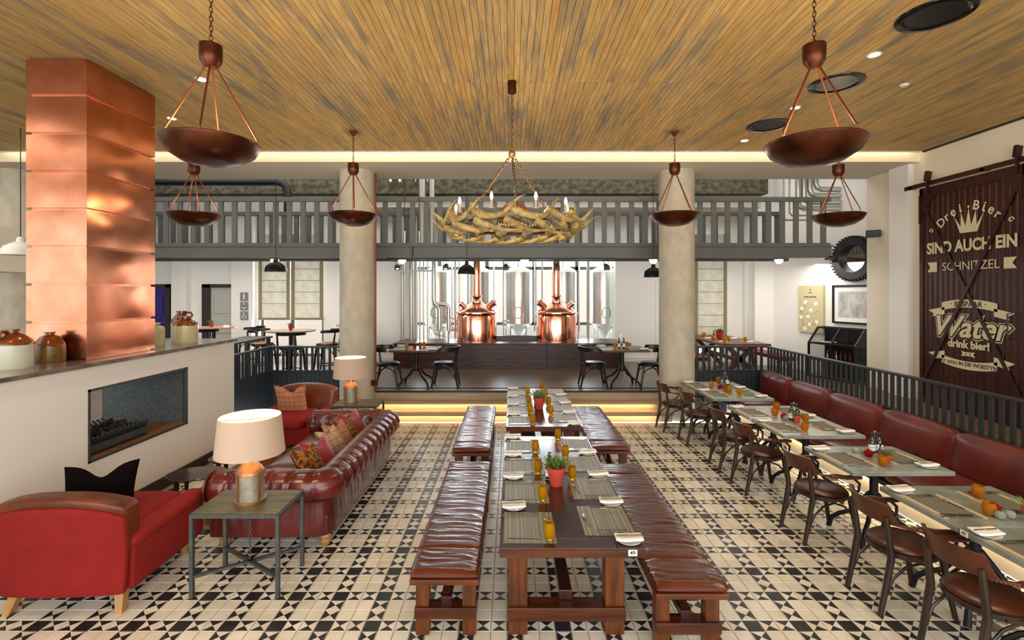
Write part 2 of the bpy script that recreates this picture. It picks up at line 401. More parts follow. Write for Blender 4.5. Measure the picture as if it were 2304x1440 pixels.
def boxo(name, x0, x1, y0, y1, z0, z1, m, parent=None, bevel=0):
    return MB().box(x0, x1, y0, y1, z0, z1).build(name, m, parent, bevel)
def chain(p, q, link_l=.05, r=.004, w=.014, n=6):
    """a chain of oval links from p to q, as one mesh builder"""
    p = Vector(p); q = Vector(q); L_ = (q - p).length; k = max(2, int(L_ / (link_l * .74))); d = (q - p).normalized()
    a = d.orthogonal().normalized(); b = d.cross(a); mb = MB()
    for i in range(k):
        c = p + (q - p) * ((i + .5) / k); u = a if i % 2 else b; pts = []
        for j in range(10):
            t = 2 * pi * j / 10; pts.append(c + d * (cos(t) * link_l * .5) + u * (sin(t) * w))
        mb.tube(pts, r, 4, closed=True)
    return mb

# ================================================================== THE SETTING
# ---- floor: patterned tiles, each a piece; 0.112 m grid, pattern repeats every three
fl = struct(boxo('floor', -4.165, 4.1, 1.9, 8.75, -.05, -.003, 'grout'))
T = .112; X0 = -1.034; Y0 = 3.371
def tile_mb(kind):
    mb = MB(); h = T / 2 - .0015; b = .003; z0, z1 = -.004, 0
    o = [(-h, -h), (h, -h), (h, h), (-h, h)]; i_ = [(-h + b, -h + b), (h - b, -h + b), (h - b, h - b), (-h + b, h - b)]
    vs = [(x, y, z0) for x, y in o] + [(x, y, z1) for x, y in i_] + [(0, 0, z1)]
    mb.add(vs, [(0, 1, 5, 4)], 0); mb.add(vs, [(1, 2, 6, 5)], 0); mb.add(vs, [(2, 3, 7, 6)], 0); mb.add(vs, [(3, 0, 4, 7)], 0)
    tri = [(4, 5, 8), (5, 6, 8), (6, 7, 8), (7, 4, 8)]      # near, right, far, left
    col = {'w': (0, 0, 0, 0), 'k': (1, 1, 1, 1), 'h': (1, 0, 1, 0), 'v': (0, 1, 0, 1)}[kind]
    if kind in 'wk':
        mb.add(vs, [(4, 5, 6, 7)], col[0])
        for q in range(4): mb.m[q] = col[0]
    else:
        for t, c in zip(tri, col): mb.add(vs, [t], c)
    return mb
TM = {k: tile_mb(k) for k in 'wkhv'}; TME = {k: TM[k].mesh('tile', ['tile_white', 'tile_black']) for k in TM}
cells = []
for i in range(-29, 46):
    for j in range(-13, 49):
        x = X0 + (i + .5) * T; y = Y0 + (j + .5) * T
        if not (-4.11 < x < 4.09 and 1.95 < y < 8.69): continue
        if -3.75 < x < -2.0 and 4.86 < y < 7.0: continue
        a, b = i % 3, j % 3
        k = 'k' if a == 0 and b == 0 else ('h' if b == 0 else ('v' if a == 0 else 'w'))
        vis = y > 3.27 and abs(x) < 1.04 * y * 1149 / 1095
        # tiles the furniture leaves in view come first
        hid = (-.7 < x < -.2 or .93 < x < 1.4) and y > 3.3 or (-.05 < x < .84 and y > 3.6) or (-3.8 < x < -2.8 and y > 3.5) or (-2.75 < x < -1.6 and y > 4.1)
        cells.append(((0 if vis and not hid else 1), y, x, k))
cells.sort()
rest = MB()
for n, (h, y, x, k) in enumerate(cells):
    if n < 296:
        o = link('tile', TME[k], fl); o.location = (x, y, 0)
    else:
        t = TM[k]; b0 = len(rest.v)
        rest.v += [(a + x, b + y, c) for a, b, c in t.v]; rest.f += [[q + b0 for q in f] for f in t.f]; rest.m += t.m; rest.sm += t.sm
o = rest.build('tile_field', ['tile_white', 'tile_black'], fl, recalc=False); o['kind'] = 'stuff'
for k in range(14):
    boxo('floorboard', -3.73, -2.02, 4.88 + k * .148, 5.025 + k * .148, -.02, 0, 'inset_wood', fl)

# ---- raised hall floor, corridor and the steps up to it
pf = MB(); pf.box(-2.62, 2.86, 9.2, 9.5, 0, .48); pf.box(-13, 8.6, 9.42, 13.2, 0, .48); pf.box(-13, -5.24, -4.5, 7.33, 0, .48).box(-13, -4.66, 7.33, 9.42, 0, .48)
struct(pf.build('platform', 'platform_wood'))
struct(boxo('platform_corridor', 4.98, 7.07, -3, 9.42, 0, .482, 'corridor_wood'))
struct(boxo('trim_platform_edge', -2.62, 2.86, 9.17, 9.2, .455, .49, 'panel_black'))
struct(boxo('step', -2.6, 2.92, 8.80, 8.99, 0, .125, 'step_wood')); struct(boxo('step_tread', -2.6, 2.92, 8.70, 8.99, .13, .165, 'step_wood', bevel=.004))
struct(boxo('step', -2.6, 2.84, 9.04, 9.2, 0, .28, 'step_wood')); struct(boxo('step_tread', -2.6, 2.84, 8.94, 9.2, .285, .32, 'step_wood', bevel=.004))
struct(boxo('step_riser', -2.6, 2.84, 9.19, 9.2, .32, .455, 'step_wood'))

# ---- walls
sw = boxo
struct(sw('wall_right', 7.07, 7.35, -3.5, 9.66, 0, 6.3, 'cream_wall'))
struct(sw('wall_right_lit_strip', 6.98, 7.07, 8.55, 8.98, .48, 4.6, 'white_wall'))  # lighter band at the soffit's shading edge, put into shape and colour
OA = Vector((7.46, 10.2, 0)); ODIR = Vector((-.322, .947, 0)); ON = Vector((-.947, -.322, 0)); ORZ = math.atan2(-.947, .322)
def OW(s, off, z): p = OA + ODIR * s + ON * off; return (p.x, p.y, z)
mb = MB(); a = OW(-1.2, 0, 0); b = OW(2.36, 0, 0); c = OW(2.36, -.2, 0); d = OW(-1.2, -.2, 0)
mb.add([(p[0], p[1], z) for z in (.4, 6.3) for p in (a, b, c, d)], [(0, 1, 2, 3), (4, 5, 6, 7), (0, 1, 5, 4), (1, 2, 6, 5), (2, 3, 7, 6), (3, 0, 4, 7)])
struct(mb.build('wall_angled', 'white_wall'))
mb = MB()
mb.box(6.23, 6.74, 12.42, 13.3, .4, 6.3); struct(mb.build('wall_back_pier', 'white_wall'))
mb = MB()
for x0, x1, z0, z1 in ((-13, -6.75, .4, 6.3), (-6.75, -5.04, .4, .6), (-6.75, -5.04, 3.87, 6.3), (-5.04, -2.55, .4, 6.3), (-2.55, 2.82, .4, 1.0), (-2.55, 2.82, 3.6, 6.3),
                       (2.82, 4.95, .4, 6.3), (4.95, 5.78, .4, .6), (4.95, 5.78, 3.87, 6.3), (5.78, 6.9, .4, 6.3)):
    mb.box(x0, x1, 13.1, 13.35, z0, z1)
struct(mb.build('wall_back', 'white_wall'))
mb = MB()
for x0, x1 in ((-7.41, -6.87), (-9.0, -8.6), (-4.6, -4.3), (3.9, 3.95)): mb.box(x0, x1, 12.9 if x1 < 0 else 13.08, 13.1, .48, 6.3)
struct(mb.build('wall_back_pilasters', 'white_wall'))
struct(sw('wall_left_far', -13.2, -13, 4, 13.3, 0, 6.3, 'white_wall'))
struct(sw('floor_near', -4.165, 7.07, -4.5, 1.9, -.06, -.003, 'tile_white'))
struct(sw('ceiling_hall', -13, 9, 9.7, 13.3, 6.3, 6.4, 'soffit'))
struct(sw('ceiling_soffit', -13, 7.6, 8.43, 9.7, 4.6, 5.3, 'soffit'))
struct(sw('trim_cove_backing', -13, 7.07, 7.4, 8.43, 5.24, 5.3, 'cove'))
struct(sw('trim_cove_face', -13, 7.07, 8.415, 8.43, 4.6, 5.24, 'cove'))
struct(sw('beam', -13, 6.35, 12.0, 12.4, 4.78, 6.3, 'dark_concrete'))
struct(sw('trim_bulkhead', -4.1, 6.35, 12.35, 13.1, 4.5, 4.9, 'soffit'))
struct(sw('trim_left_box', -9.2, -8.22, 7.7, 8.3, 2.68, 3.4, 'cream_wall'))
# skirting boards at the back
for x0, x1 in ((2.9, 4.95), (-5.0, -2.95)): struct(sw('baseboard_back', x0, x1, 13.07, 13.1, .48, .6, 'white_wall'))

# ---- timber ceiling: every board of the nearer run a piece, the farther run joined
cl = struct(boxo('ceiling', -13, 7.07, -3, 8.31, 4.775, 4.84, 'panel_black'))
PW = .0633; far = MB()
pm = MB().box(-PW / 2 + .0022, PW / 2 - .0022, 0, 1, -.006, .012).mesh('plank', 'plank')
n = 0; x = 7.06 - PW / 2
while x > -12.9:
    dz = RND.uniform(-.0012, .0012)
    if n < 292:
        o = link('plank', pm, cl); o.location = (x, -2.9, 4.764 + dz); o.scale = (1, 8.5, 1)
    else: far.box(x - PW / 2 + .0022, x + PW / 2 - .0022, -2.9, 5.6, 4.758 + dz, 4.776)
    far.box(x - PW / 2 + .0022, x + PW / 2 - .0022, 5.606, 8.31, 4.758 - dz, 4.776)
    x -= PW; n += 1
o = far.build('plank_field', 'plank', cl); o['kind'] = 'stuff'
struct(boxo('trim_ceiling_edge', -13, 7.07, 8.31, 8.335, 4.745, 4.86, 'soffit'))
struct(boxo('trim_ceiling_right', 7.03, 7.07, -3, 8.31, 4.735, 4.76, 'panel_black'))

# ---- concrete columns
for x, lab in ((-2.88, 'round concrete column left of the steps with a copper pipe on it'), (3.12, 'round concrete column right of the steps'), (-9.2, 'round concrete column partly hidden by the copper chimney')):
    mb = MB(); mb.lathe([(.32, 0), (.32, 4.605)], 40, (x, 9.15, 0)); struct(mb.build('column', 'concrete'), lab, 'column')
mb = MB().tube([(-2.5, 9.0, .5), (-2.5, 9.0, 4.55)], .018, 8); o = thing('copper_pipe', 'thin copper pipe running up the concrete column left of the steps', 'pipe')
mb.build('pipe', 'rod_copper', o); boxo('junction_box', -2.57, -2.47, 8.96, 9.06, .62, .72, 'bronze', o, .004)

# ---- fireplace wall
mb = MB(); x0, x1 = -5.235, -4.165
for y0, y1, z0, z1 in ((1.6, 4.795, 0, 1.61), (6.27, 7.33, 0, 1.61), (4.795, 6.27, 0, .655), (4.795, 6.27, 1.385, 1.61)): mb.box(x0, x1, y0, y1, z0, z1)
fw = struct(mb.build('wall_fireplace', 'white_wall'))
mb = MB()
for y0, y1, z0, z1 in ((4.795, 4.82, .655, 1.385), (6.245, 6.27, .655, 1.385), (4.795, 6.27, 1.36, 1.385), (4.795, 6.27, .655, .675)): mb.box(x0 - .005, x1 + .006, y0, y1, z0, z1)
mb.build('opening_frame', 'iron', fw)
boxo('hearth_lining', -5.2, -4.2, 6.235, 6.246, .675, 1.36, 'fire_steel', fw)
boxo('hearth_floor', -5.2, -4.18, 4.82, 6.245, .672, .69, 'inset_wood', fw)
struct(boxo('baseboard_left', -4.165, -4.14, 1.6, 7.33, 0, .135, 'skirt'))
o = boxo('stone_shelf', -5.27, -4.13, 1.6, 7.36, 1.61, 1.65, 'stone_slab', bevel=.004); tag(o, 'mottled grey stone shelf on top of the white fireplace wall', 'shelf')

# ---- windows at the back
def window(n, x0, x1, z0, z1, mull, lab):
    w = MB()
    for a, b in ((x0, x0 + .07), (x1 - .07, x1)) + tuple((m - .05, m + .05) for m in mull): w.box(a, b, 13.18, 13.26, z0, z1)
    w.box(x0, x1, 13.18, 13.26, z0, z0 + .08); w.box(x0, x1, 13.18, 13.26, z1 - .08, z1)
    w = struct(w.build('window_%d' % n, 'win_frame'), lab, 'window'); return w
window(1, -6.75, -5.04, .6, 3.87, (-5.9,), 'tall window behind two pale roman blinds, left of the left column')
window(2, 4.95, 5.78, .6, 3.87, (), 'narrow window behind a pale roman blind, right of the right column')
def blind(x0, x1, z0, z1, lab):
    t = thing('roman_blind', lab, 'blind', ((x0 + x1) / 2, 13.06, z1)); w = (x1 - x0) / 2; h = z1 - z0
    MB().box(-w + .09, w - .09, -.01, .0, -h + .06, 0).build('fabric', 'blind', t)
    e = MB().box(-w, -w + .09, -.015, .002, -h, 0).box(w - .09, w, -.015, .002, -h, 0).box(-w, w, -.02, .002, -h, -h + .06); e.build('border', 'blind_edge', t)
    f = MB()
    for k in range(1, int(h / .3)): f.box(-w + .05, w - .05, -.016, -.008, -k * .31 - .006, -k * .31 + .006)
    f.build('fold', 'blind_edge', t)
blind(-6.76, -5.92, 1.6, 3.9, 'left of the two pale roman blinds over the tall left window'); blind(-5.88, -5.03, 1.6, 3.9, 'right of the two pale roman blinds over the tall left window')
blind(4.93, 5.8, .85, 3.9, 'single pale roman blind in the narrow window right of the right column')
for x0, x1 in ((-6.75, -5.04), (4.95, 5.78)):
    pass
# brewery bay: glazed wall beyond the tanks
w = MB()
for x in (-3.6, -2.25, -.75, .75, 2.1, 3.6): w.box(x - .06, x + .06, 15.4, 15.5, .4, 4.2)
for z in (1.35, 3.1, 4.1): w.box(-3.7, 3.7, 15.4, 15.5, z - .05, z + .05)
struct(w.build('window_3', 'win_frame'), 'wide glazed wall with grey frames behind the steel brewing tanks', 'window')
mb = MB().box(-3.9, -3.7, 13.3, 15.5, .4, 4.4).box(3.7, 3.9, 13.3, 15.5, .4, 4.4).box(-3.9, 3.9, 13.3, 15.5, 4.2, 4.4).box(-3.9, 3.9, 13.3, 15.5, .4, .9).box(-3.7, 3.7, 15.3, 15.5, .9, 1.3)
struct(mb.build('wall_brewery_bay', 'white_wall'))
struct(boxo('exterior_wall', -12, 12, 19, 19.2, -1, 3.3, 'exterior_wall'))
struct(boxo('ground_outside', -14, 14, 13.4, 19, -.2, .3, 'concrete'))
# doors at the back left
t = boxo('door_1', -8.02, -7.42, 13.02, 13.06, .48, 2.47, 'door_grey'); struct(t, 'pale grey panelled door in a dark frame beside the toilet signs', 'door')
for z0, z1 in ((.62, 1.15), (1.25, 1.65), (1.78, 2.32)):
    q = MB().box(-7.93, -7.47, 13.0, 13.02, z0, z1); q.build('door_panel', 'door_grey', t, .008)
struct(MB().box(-8.24, -8.02, 12.98, 13.1, .48, 2.55).box(-8.24, -7.41, 12.98, 13.1, 2.47, 2.56).build('trim_door_frame', 'skirt'))
t = struct(boxo('door_2', -10.1, -9.22, 13.02, 13.06, .48, 2.47, 'door_purple'), 'purple door in a dark frame just right of the copper chimney', 'door')
MB().box(-9.7, -9.3, 12.99, 13.02, .6, 1.5).box(-9.7, -9.3, 12.99, 13.02, 1.75, 2.3).build('door_panel', 'door_purple', t, .01)
MB().tube([(-9.75, 12.95, 1.62), (-9.35, 12.95, 1.62)], .015).build('door_handle', 'cutlery', t)
struct(MB().box(-9.22, -9.1, 12.98, 13.1, .48, 2.56).box(-10.2, -9.1, 12.98, 13.1, 2.47, 2.56).build('trim_door_frame', 'skirt'))
for k, (z, nm) in enumerate(((2.23, 'man'), (1.98, 'woman'), (1.73, 'wheelchair'))):
    t = thing('toilet_sign', 'grey toilet sign with a white %s symbol on the back wall' % nm, 'sign', (-7.05, 12.87, z), 0)
    boxo('plate', -.1, .1, -.006, .01, -.11, .11, 'sign_grey', t, .003)
    g = MB()
    if k < 2:
        g.sph((0, -.012, .07), .018, 6); g.box(-.02, .02, -.014, -.008, -.02, .045)
        if k == 1: g.prism([(-.04, -.05), (.04, -.05), (.012, .03), (-.012, .03)], -.014, -.008, 'y')
        g.box(-.016, -.004, -.014, -.008, -.085, -.02); g.box(.004, .016, -.014, -.008, -.085, -.02)
    else:
        g.sph((-.01, -.012, .075), .015, 6); g.tube([(.0 + .05 * cos(a), -.012, -.035 + .045 * sin(a)) for a in [R(100 + i * 24) for i in range(12)]], .006, 5)
        g.bar((-.01, -.011, .055), (0, -.011, 0), .012, .006); g.bar((0, -.011, 0), (.04, -.011, 0), .012, .006); g.bar((.04, -.011, 0), (.06, -.011, -.06), .012, .006)
    g.build('symbol', 'card_white', t)
t = tag(boxo('fire_call_point', -8.75, -8.64, 12.86, 12.9, 1.62, 1.76, 'crimson_silk', None, .004), 'small red fire call point on the wall between the two doors', 'alarm')
t = tag(boxo('wall_socket', 3.12, 3.24, 13.07, 13.1, .85, .98, 'sign_grey', None, .003), 'small grey wall socket behind the right platform table', 'socket')

# ---- railings
def baluster_rail(name, label, axis, p0, p1, fixed, z0, z1, pitch, w, dpt, m, toph, topw, both=True):
    t = thing(name, label, 'railing', (0, 0, 0)); mid = fixed
    def bx(a, b, u, v, za, zb): return MB().box(a, b, u, v, za, zb) if axis == 'x' else MB().box(u, v, a, b, za, zb)
    bx(p0, p1, mid - topw / 2, mid + topw / 2, z1 - toph, z1).build('handrail', m, t, .004)
    if both: bx(p0, p1, mid - dpt / 2, mid + dpt / 2, z0, z0 + toph * .6).build('bottom_rail', m, t, .003)
    n = int((p1 - p0) / pitch); me = None
    for i in range(n + 1):
        c = p0 + (i + .5) * (p1 - p0) / (n + 1)
        if me is None:
            me = (MB().box(-w / 2, w / 2, -dpt / 2, dpt / 2, 0, z1 - z0 - toph) if axis == 'x' else MB().box(-dpt / 2, dpt / 2, -w / 2, w / 2, 0, z1 - z0 - toph)).mesh('baluster', m)
        o = link('baluster', me, t); o.location = (c, mid, z0) if axis == 'x' else (mid, c, z0)
    return t
WL = -12.5
mz = MB().box(WL, 6.68, 10.13, 10.23, 3.06, 3.31).box(WL, 6.68, 10.05, 10.13, 3.29, 3.32).box(WL, 6.68, 10.05, 10.13, 3.06, 3.085)
struct(mz.build('walkway_beam', 'mezz_steel'))
struct(MB().box(WL, 6.6, 10.23, 11.2, 3.20, 3.25).box(WL, 6.4, 11.2, 11.3, 3.06, 3.3).build('walkway_deck', 'mezz_steel'))
struct(MB().box(-2.05, -2.03, 10.04, 10.13, 3.06, 3.3).box(6.58, 6.66, 10.05, 10.2, 3.02, 3.1).build('walkway_joint', 'mezz_dark'))
baluster_rail('walkway_railing', 'grey steel railing along the front of the raised walkway', 'x', WL, 6.68, 10.18, 3.32, 4.33, .288, .1, .05, 'mezz_steel', .09, .1)
baluster_rail('walkway_railing', 'grey steel railing along the rear of the raised walkway, behind the front one', 'x', WL, 6.3, 11.25, 3.3, 4.2, .288, .1, .05, 'mezz_dark', .09, .1)
# partition guards: beadboard below, slats above
def guard(name, label, axis, p0, p1, fixed, side):
    t = thing(name, label, 'railing'); bx = lambda a, b, u, v, za, zb: MB().box(a, b, u, v, za, zb) if axis == 'x' else MB().box(u, v, a, b, za, zb)
    bx(p0, p1, fixed - .02, fixed + .03, 0, .83).build('core', 'panel_black', t)
    n = int((p1 - p0) / .088); pw = (p1 - p0) / n
    me = (MB().box(-pw / 2 + .003, pw / 2 - .003, -.008, .008, .02, .81) if axis == 'x' else MB().box(-.008, .008, -pw / 2 + .003, pw / 2 - .003, .02, .81)).mesh('panel_board', 'panel_black')
    for i in range(n):
        o = link('panel_board', me, t); c = p0 + (i + .5) * pw; f = fixed + side * .028
        o.location = (c, f, 0) if axis == 'x' else (f, c, 0)
    bx(p0, p1, fixed - .035, fixed + .035, .82, .85).build('sill', 'panel_black', t, .003)
    bx(p0, p1, fixed - .04, fixed + .04, 1.28, 1.31).build('handrail', 'rail_black', t, .004)
    n = int((p1 - p0) / .107); me = (MB().box(-.022, .022, -.012, .012, .85, 1.28) if axis == 'x' else MB().box(-.012, .012, -.022, .022, .85, 1.28)).mesh('slat', 'rail_black')
    for i in range(n):
        o = link('slat', me, t); c = p0 + (i + .5) * (p1 - p0) / n; o.location = (c, fixed, 0) if axis == 'x' else (fixed, c, 0)
guard('slatted_guard', 'black slatted guard with boarded base behind the red armchair, left of the column', 'x', -4.65, -3.2, 9.36, -1)
guard('slatted_guard', 'black slatted guard running back from the end of the fireplace wall', 'y', 7.34, 9.33, -4.62, 1)
guard('slatted_guard', 'black slatted guard beyond the farthest grey table, right of the column', 'x', 3.44, 4.9, 9.4, -1)
guard('slatted_guard', 'long black slatted guard behind the red leather banquette', 'y', 1.6, 9.4, 4.95, -1)

# ---- brewing stage
st = thing('brewing_stage', 'dark timber stage with slatted front under the copper kettles', 'stage', (0, 0, 0))
boxo('core', -2.85, 2.76, 11.92, 13.07, .48, 1.06, 'panel_black', st)
for k, (a, b) in enumerate(((-2.87, -1.0), (-.995, .88), (.885, 2.78))):
    boxo('deck_panel', a, b, 11.86, 13.09, 1.06, 1.10, 'dark_wood_stage', st, .004)
me = MB().box(-.93, .93, -.012, .012, -.019, .019).mesh('slat', 'dark_wood_stage')
for x in (-1.937, -.06, 1.83):
    for k in range(13):
        o = link('slat', me, st); o.location = (x, 11.905, .505 + k * .0435)
boxo('upstand', -.62, .75, 12.6, 12.7, 1.1, 1.22, 'dark_wood_stage', st)

# ================================================================== THE BIG THINGS
# ---- copper chimney: eight courses with recessed joints
ch = thing('copper_chimney', 'tall square chimney clad in polished copper courses on the fireplace wall', 'chimney', (-4.6675, 5.48, 1.65))
hx, hy = .3125, .48
boxo('core', -hx + .03, hx - .03, -hy + .03, hy - .03, 0, 3.1, 'copper_panel', ch)
H = 3.108 / 8
for k in range(8):
    z0, z1 = k * H + .014, (k + 1) * H - .014
    def front(u, v, z0=z0, z1=z1, k=k): return (-hx + 2 * hx * u, -hy - .003 * sin(pi * v) , z0 + (z1 - z0) * v)
    for nm, fn in (('front_panel', lambda u, v: (-hx + 2 * hx * u, -hy - .004 * sin(pi * v) * sin(pi * u), z0 + (z1 - z0) * v)),
                   ('side_panel', lambda u, v: (hx + (.008 * sin(pi * v) * sin(pi * u)) * (1 + .7 * sin(u * 9 + k * 2)) , -hy + 2 * hy * u, z0 + (z1 - z0) * v)),
                   ('back_panel', lambda u, v: (hx - 2 * hx * u, hy, z0 + (z1 - z0) * v)), ('side_panel', lambda u, v: (-hx, hy - 2 * hy * u, z0 + (z1 - z0) * v))):
        b = MB().grid(fn, 12, 6)
        # returns of the sheet into the joint
        P0 = [Vector(fn(i / 6, 0)) for i in range(7)]; P1 = [Vector(fn(i / 6, 1)) for i in range(7)]
        for P, s_ in ((P0, 1), (P1, -1)):
            q = [Vector((p.x * .9, p.y * .93, p.z + .0)) for p in P]
            b.add(P + q, [(i, i + 1, 8 + i, 7 + i) for i in range(6)])
        b.build(nm, 'copper_panel', ch, recalc=False)

# ---- gas fire basket with coals
t = thing('fire_basket', 'black iron fire basket heaped with coals inside the wall opening', 'fire basket', (-4.45, 5.32, .69))
MB().box(-.25, .2, -.5, .36, 0, .13).build('box', 'black_metal', t, .005)
MB().box(.2, .212, -.44, .34, .03, .1).build('drawer', 'iron', t)
for s_, n_ in ((.2, 15), (-.25, 15)):
    for k in range(n_):
        MB().bar((s_ * .95, -.48 + k * .058, .13), (s_ * 1.15 + (.02 if s_ > 0 else -.02), -.48 + k * .058, .19), .024, .012, up=(0, 1, 0)).build('grate_bar', 'iron', t)
c = MB()
for k in range(90):
    r = RND.uniform(.022, .042); c.sph((RND.uniform(-.2, .15), RND.uniform(-.46, .32), .13 + RND.uniform(0, .05)), r, 3, sz=RND.uniform(.6, 1))
c.build('coals', 'coal', t)['kind'] = 'stuff'

# ---- stoneware jugs
def jug(label, x, y, r, h, mt, mb_, neck, handle=False, split=.6, sl=.75):
    t = thing('stoneware_jug', label, 'jug', (x, y, 1.65), RND.uniform(0, 6))
    MB().lathe([(r * .96, 0), (r, .02), (r, h * split)], 28).build('body', mb_, t)
    MB().lathe([(r, h * split), (r * .99, h * (split + .03)), (r * .93, h * (split + .12)), (r * .55, h * .86), (neck, h * .9), (neck, h * .95), (neck * 1.25, h * .955), (neck * 1.25, h), (neck * .8, h)], 28).build('shoulder', mt, t)
    if handle: MB().tube([(neck, 0, h * .93), (neck + .06, 0, h * .95), (neck + .085, 0, h * .86), (r * .8, 0, h * .7)], .014, 8).build('handle', mt, t)
jug('big white stoneware jug with brown shoulder, cut by the left edge', -4.58, 4.47, .152, .36, 'jug_brown', 'jug_white', .05, True)
jug('small ochre stoneware jug in front of the copper chimney', -4.62, 4.88, .128, .30, 'jug_brown', 'jug_ochre', .036, split=.52)
jug('cream stoneware jug with glossy brown shoulder right of the chimney', -4.45, 6.66, .15, .37, 'jug_brown', 'jug_cream', .07, split=.66)
jug('taller cream jug with brown neck behind the other cream jug', -4.72, 6.98, .13, .43, 'jug_brown', 'jug_cream', .055, True, split=.6)
jug('plain tan jug half hidden by the right side of the chimney', -4.62, 6.32, .11, .30, 'jug_cream', 'jug_cream', .05, split=.7)

# ---- copper kettles
def kettle(label, x, flip):
    t = thing('brew_kettle', label, 'kettle', (x, 12.6, 1.10), 0)
    MB().lathe([(.53, 0), (.53, .025), (.515, .03), (.515, .62), (.50, .67), (.47, .69)], 56).build('vessel', 'copper_bright', t)
    MB().lathe([(.54, .70), (.54, .735), (.50, .745), (.50, .70)], 56).build('lip', 'copper_bright', t)
    MB().lathe([(.50, .74), (.44, .80), (.33, .87), (.2, .93), (.13, 1.0), (.11, 1.1), (.1, 1.14)], 48).build('dome', 'copper_bright', t)
    MB().lathe([(.13, 1.12), (.135, 1.14), (.13, 1.17), (.10, 1.18), (.10, 3.75), (.19, 3.76), (.19, 3.8)], 32).build('flue', 'copper_bright', t)
    for s_, r, L_ in ((-flip, .07, .17), (flip, .085, .2)):
        d = Vector((s_ * .75, -.15, .66)).normalized(); p = Vector((s_ * .3, -.06, .86))
        MB().tube([p, p + d * L_ * .8, p + d * L_ * .8, p + d * L_], [r, r, r * 1.15, r * 1.15], 20).build('hatch', 'copper_bright', t)
        MB().tube([p + d * L_, p + d * (L_ + .07)], .012).build('latch', 'steel', t)
    MB().tube([(s * .56, -.05, z) for s, z in ((-flip, .05), (-flip, .66), (-flip * .9, .72))], .014).build('side_pipe', 'copper_bright', t)
    return t
kettle('left copper brewing kettle with tall flue on the stage', -.875, 1); kettle('right copper brewing kettle with tall flue on the stage', 1.18, -1)
# ---- stainless tanks behind
names = ['leftmost', 'second from left', 'middle', 'fourth from left', 'rightmost']
for k, (x, r) in enumerate(((-2.15, .36), (-.95, .38), (.22, .40), (1.52, .40), (2.72, .40))):
    t = thing('steel_tank', 'stainless brewing tank, %s of the row behind the kettles' % names[k], 'tank', (x, 14.2, .9))
    MB().lathe([(.05, .1), (r * .95, .52), (r, .54), (r, 2.02)], 40).build('shell', 'steel', t)
    MB().lathe([(r, 2.02), (r * .9, 2.08), (r * .5, 2.17), (.05, 2.2)], 40).build('dome', 'steel', t)
    MB().lathe([(r * .8, 1.15), (r * 1.01, 1.15), (r * 1.01, 1.17), (r * .8, 1.17)], 40).build('band', 'steel_mid', t)
    if k in (0, 2, 4):
        q = MB(); q.tube([(.13 * cos(a), -r - .01, .86 + .16 * sin(a)) for a in [2 * pi * i / 24 for i in range(24)]], .012, 6, closed=True)
        q.bar((0, -r - .02, .74), (0, -r - .02, .98), .02, .02); q.build('manhole', 'steel_mid', t)
    MB().tube([(0, 0, 2.19), (0, 0, 2.36), (.05, 0, 2.42), (r + .02, 0, 2.42), (r + .08, 0, 2.36), (r + .08, 0, .3)], .022, 8).build('swan_pipe', 'steel', t)
    for a in (45, 135, 225, 315): MB().tube([(r * .8 * cos(R(a)), r * .8 * sin(R(a)), 0), (r * .8 * cos(R(a)), r * .8 * sin(R(a)), .6)], .025, 6).build('leg', 'steel', t)
# pipes between the tanks and valve clusters
for k, (x, y, r) in enumerate(((-1.55, 13.6, .03), (-1.45, 13.7, .018), (-.2, 13.6, .02), (-.13, 13.6, .014), (.88, 13.6, .022), (2.18, 13.7, .045))):
    t = thing('riser_pipe', ['thick steel riser between the first two tanks', 'thin steel riser beside the left kettle flue', 'thin steel riser left of the middle tank', 'thinnest steel riser left of the middle tank', 'steel riser left of the right kettle flue', 'thick steel riser left of the rightmost tank'][k], 'pipe', (x, y, 1.0))
    MB().tube([(0, 0, 0), (0, 0, 3)], r, 10).build('tube', 'steel_mid', t)
    v = MB(); v.sph((0, -.05, .55), .035, 6); v.bar((-.09, -.05, .56), (.09, -.05, .56), .02, .02); v.tube([(0, 0, .35), (0, -.08, .35), (0, -.08, .2)], .016, 6); v.build('valve', 'steel', t)
# pipe rack at the left of the stage
for k, (x, r) in enumerate(((-2.83, .05), (-2.6, .055), (-2.47, .016), (-2.38, .018), (-2.28, .018), (-2.18, .016))):
    t = thing('rack_pipe', 'vertical steel pipe at the left end of the stage, number %s from the left' % 'one two three four five six'.split()[k], 'pipe', (x, 12.75, 1.1))
    MB().tube([(0, 0, 0), (0, 0, 3.5), (-.1 if r > .04 else .15, -.5, 3.75), (-.1 if r > .04 else .15, -.85, 3.95), (-.1 if r > .04 else .15, -.85, 5.1)], r, 10).build('tube', 'steel_mid', t)
t = thing('twin_pipe', 'thick steel pipe forking into two at the left of the left kettle', 'pipe', (-2.0, 12.7, 1.1))
MB().tube([(0, 0, 3.4), (0, 0, 1.05), (.02, 0, .95), (.1, 0, .88), (.14, 0, .8), (.14, 0, .25)], .06, 14).build('tube', 'steel', t)
MB().tube([(.05, .0, .93), (.2, 0, .93), (.34, 0, .92), (.38, 0, .84), (.38, 0, .25)], .055, 14).build('branch', 'steel', t)
v = MB()
for k in range(14): v.sph((RND.uniform(.1, .75), RND.uniform(-.1, .1), RND.uniform(.12, .75)), RND.uniform(.018, .035), 5)
for k in range(8):
    p = Vector((RND.uniform(.1, .7), RND.uniform(-.1, .1), RND.uniform(.1, .7))); v.tube([p, p + Vector((RND.uniform(-.2, .2), 0, 0)), p + Vector((RND.uniform(-.2, .2), 0, -.1))], .012, 6)
v.build('fittings', 'steel', t)
MB().tube([(.14, 0, 0), (.14, 0, .25)], .025, 8).tube([(.38, 0, 0), (.38, 0, .25)], .025, 8).build('foot', 'steel', t)
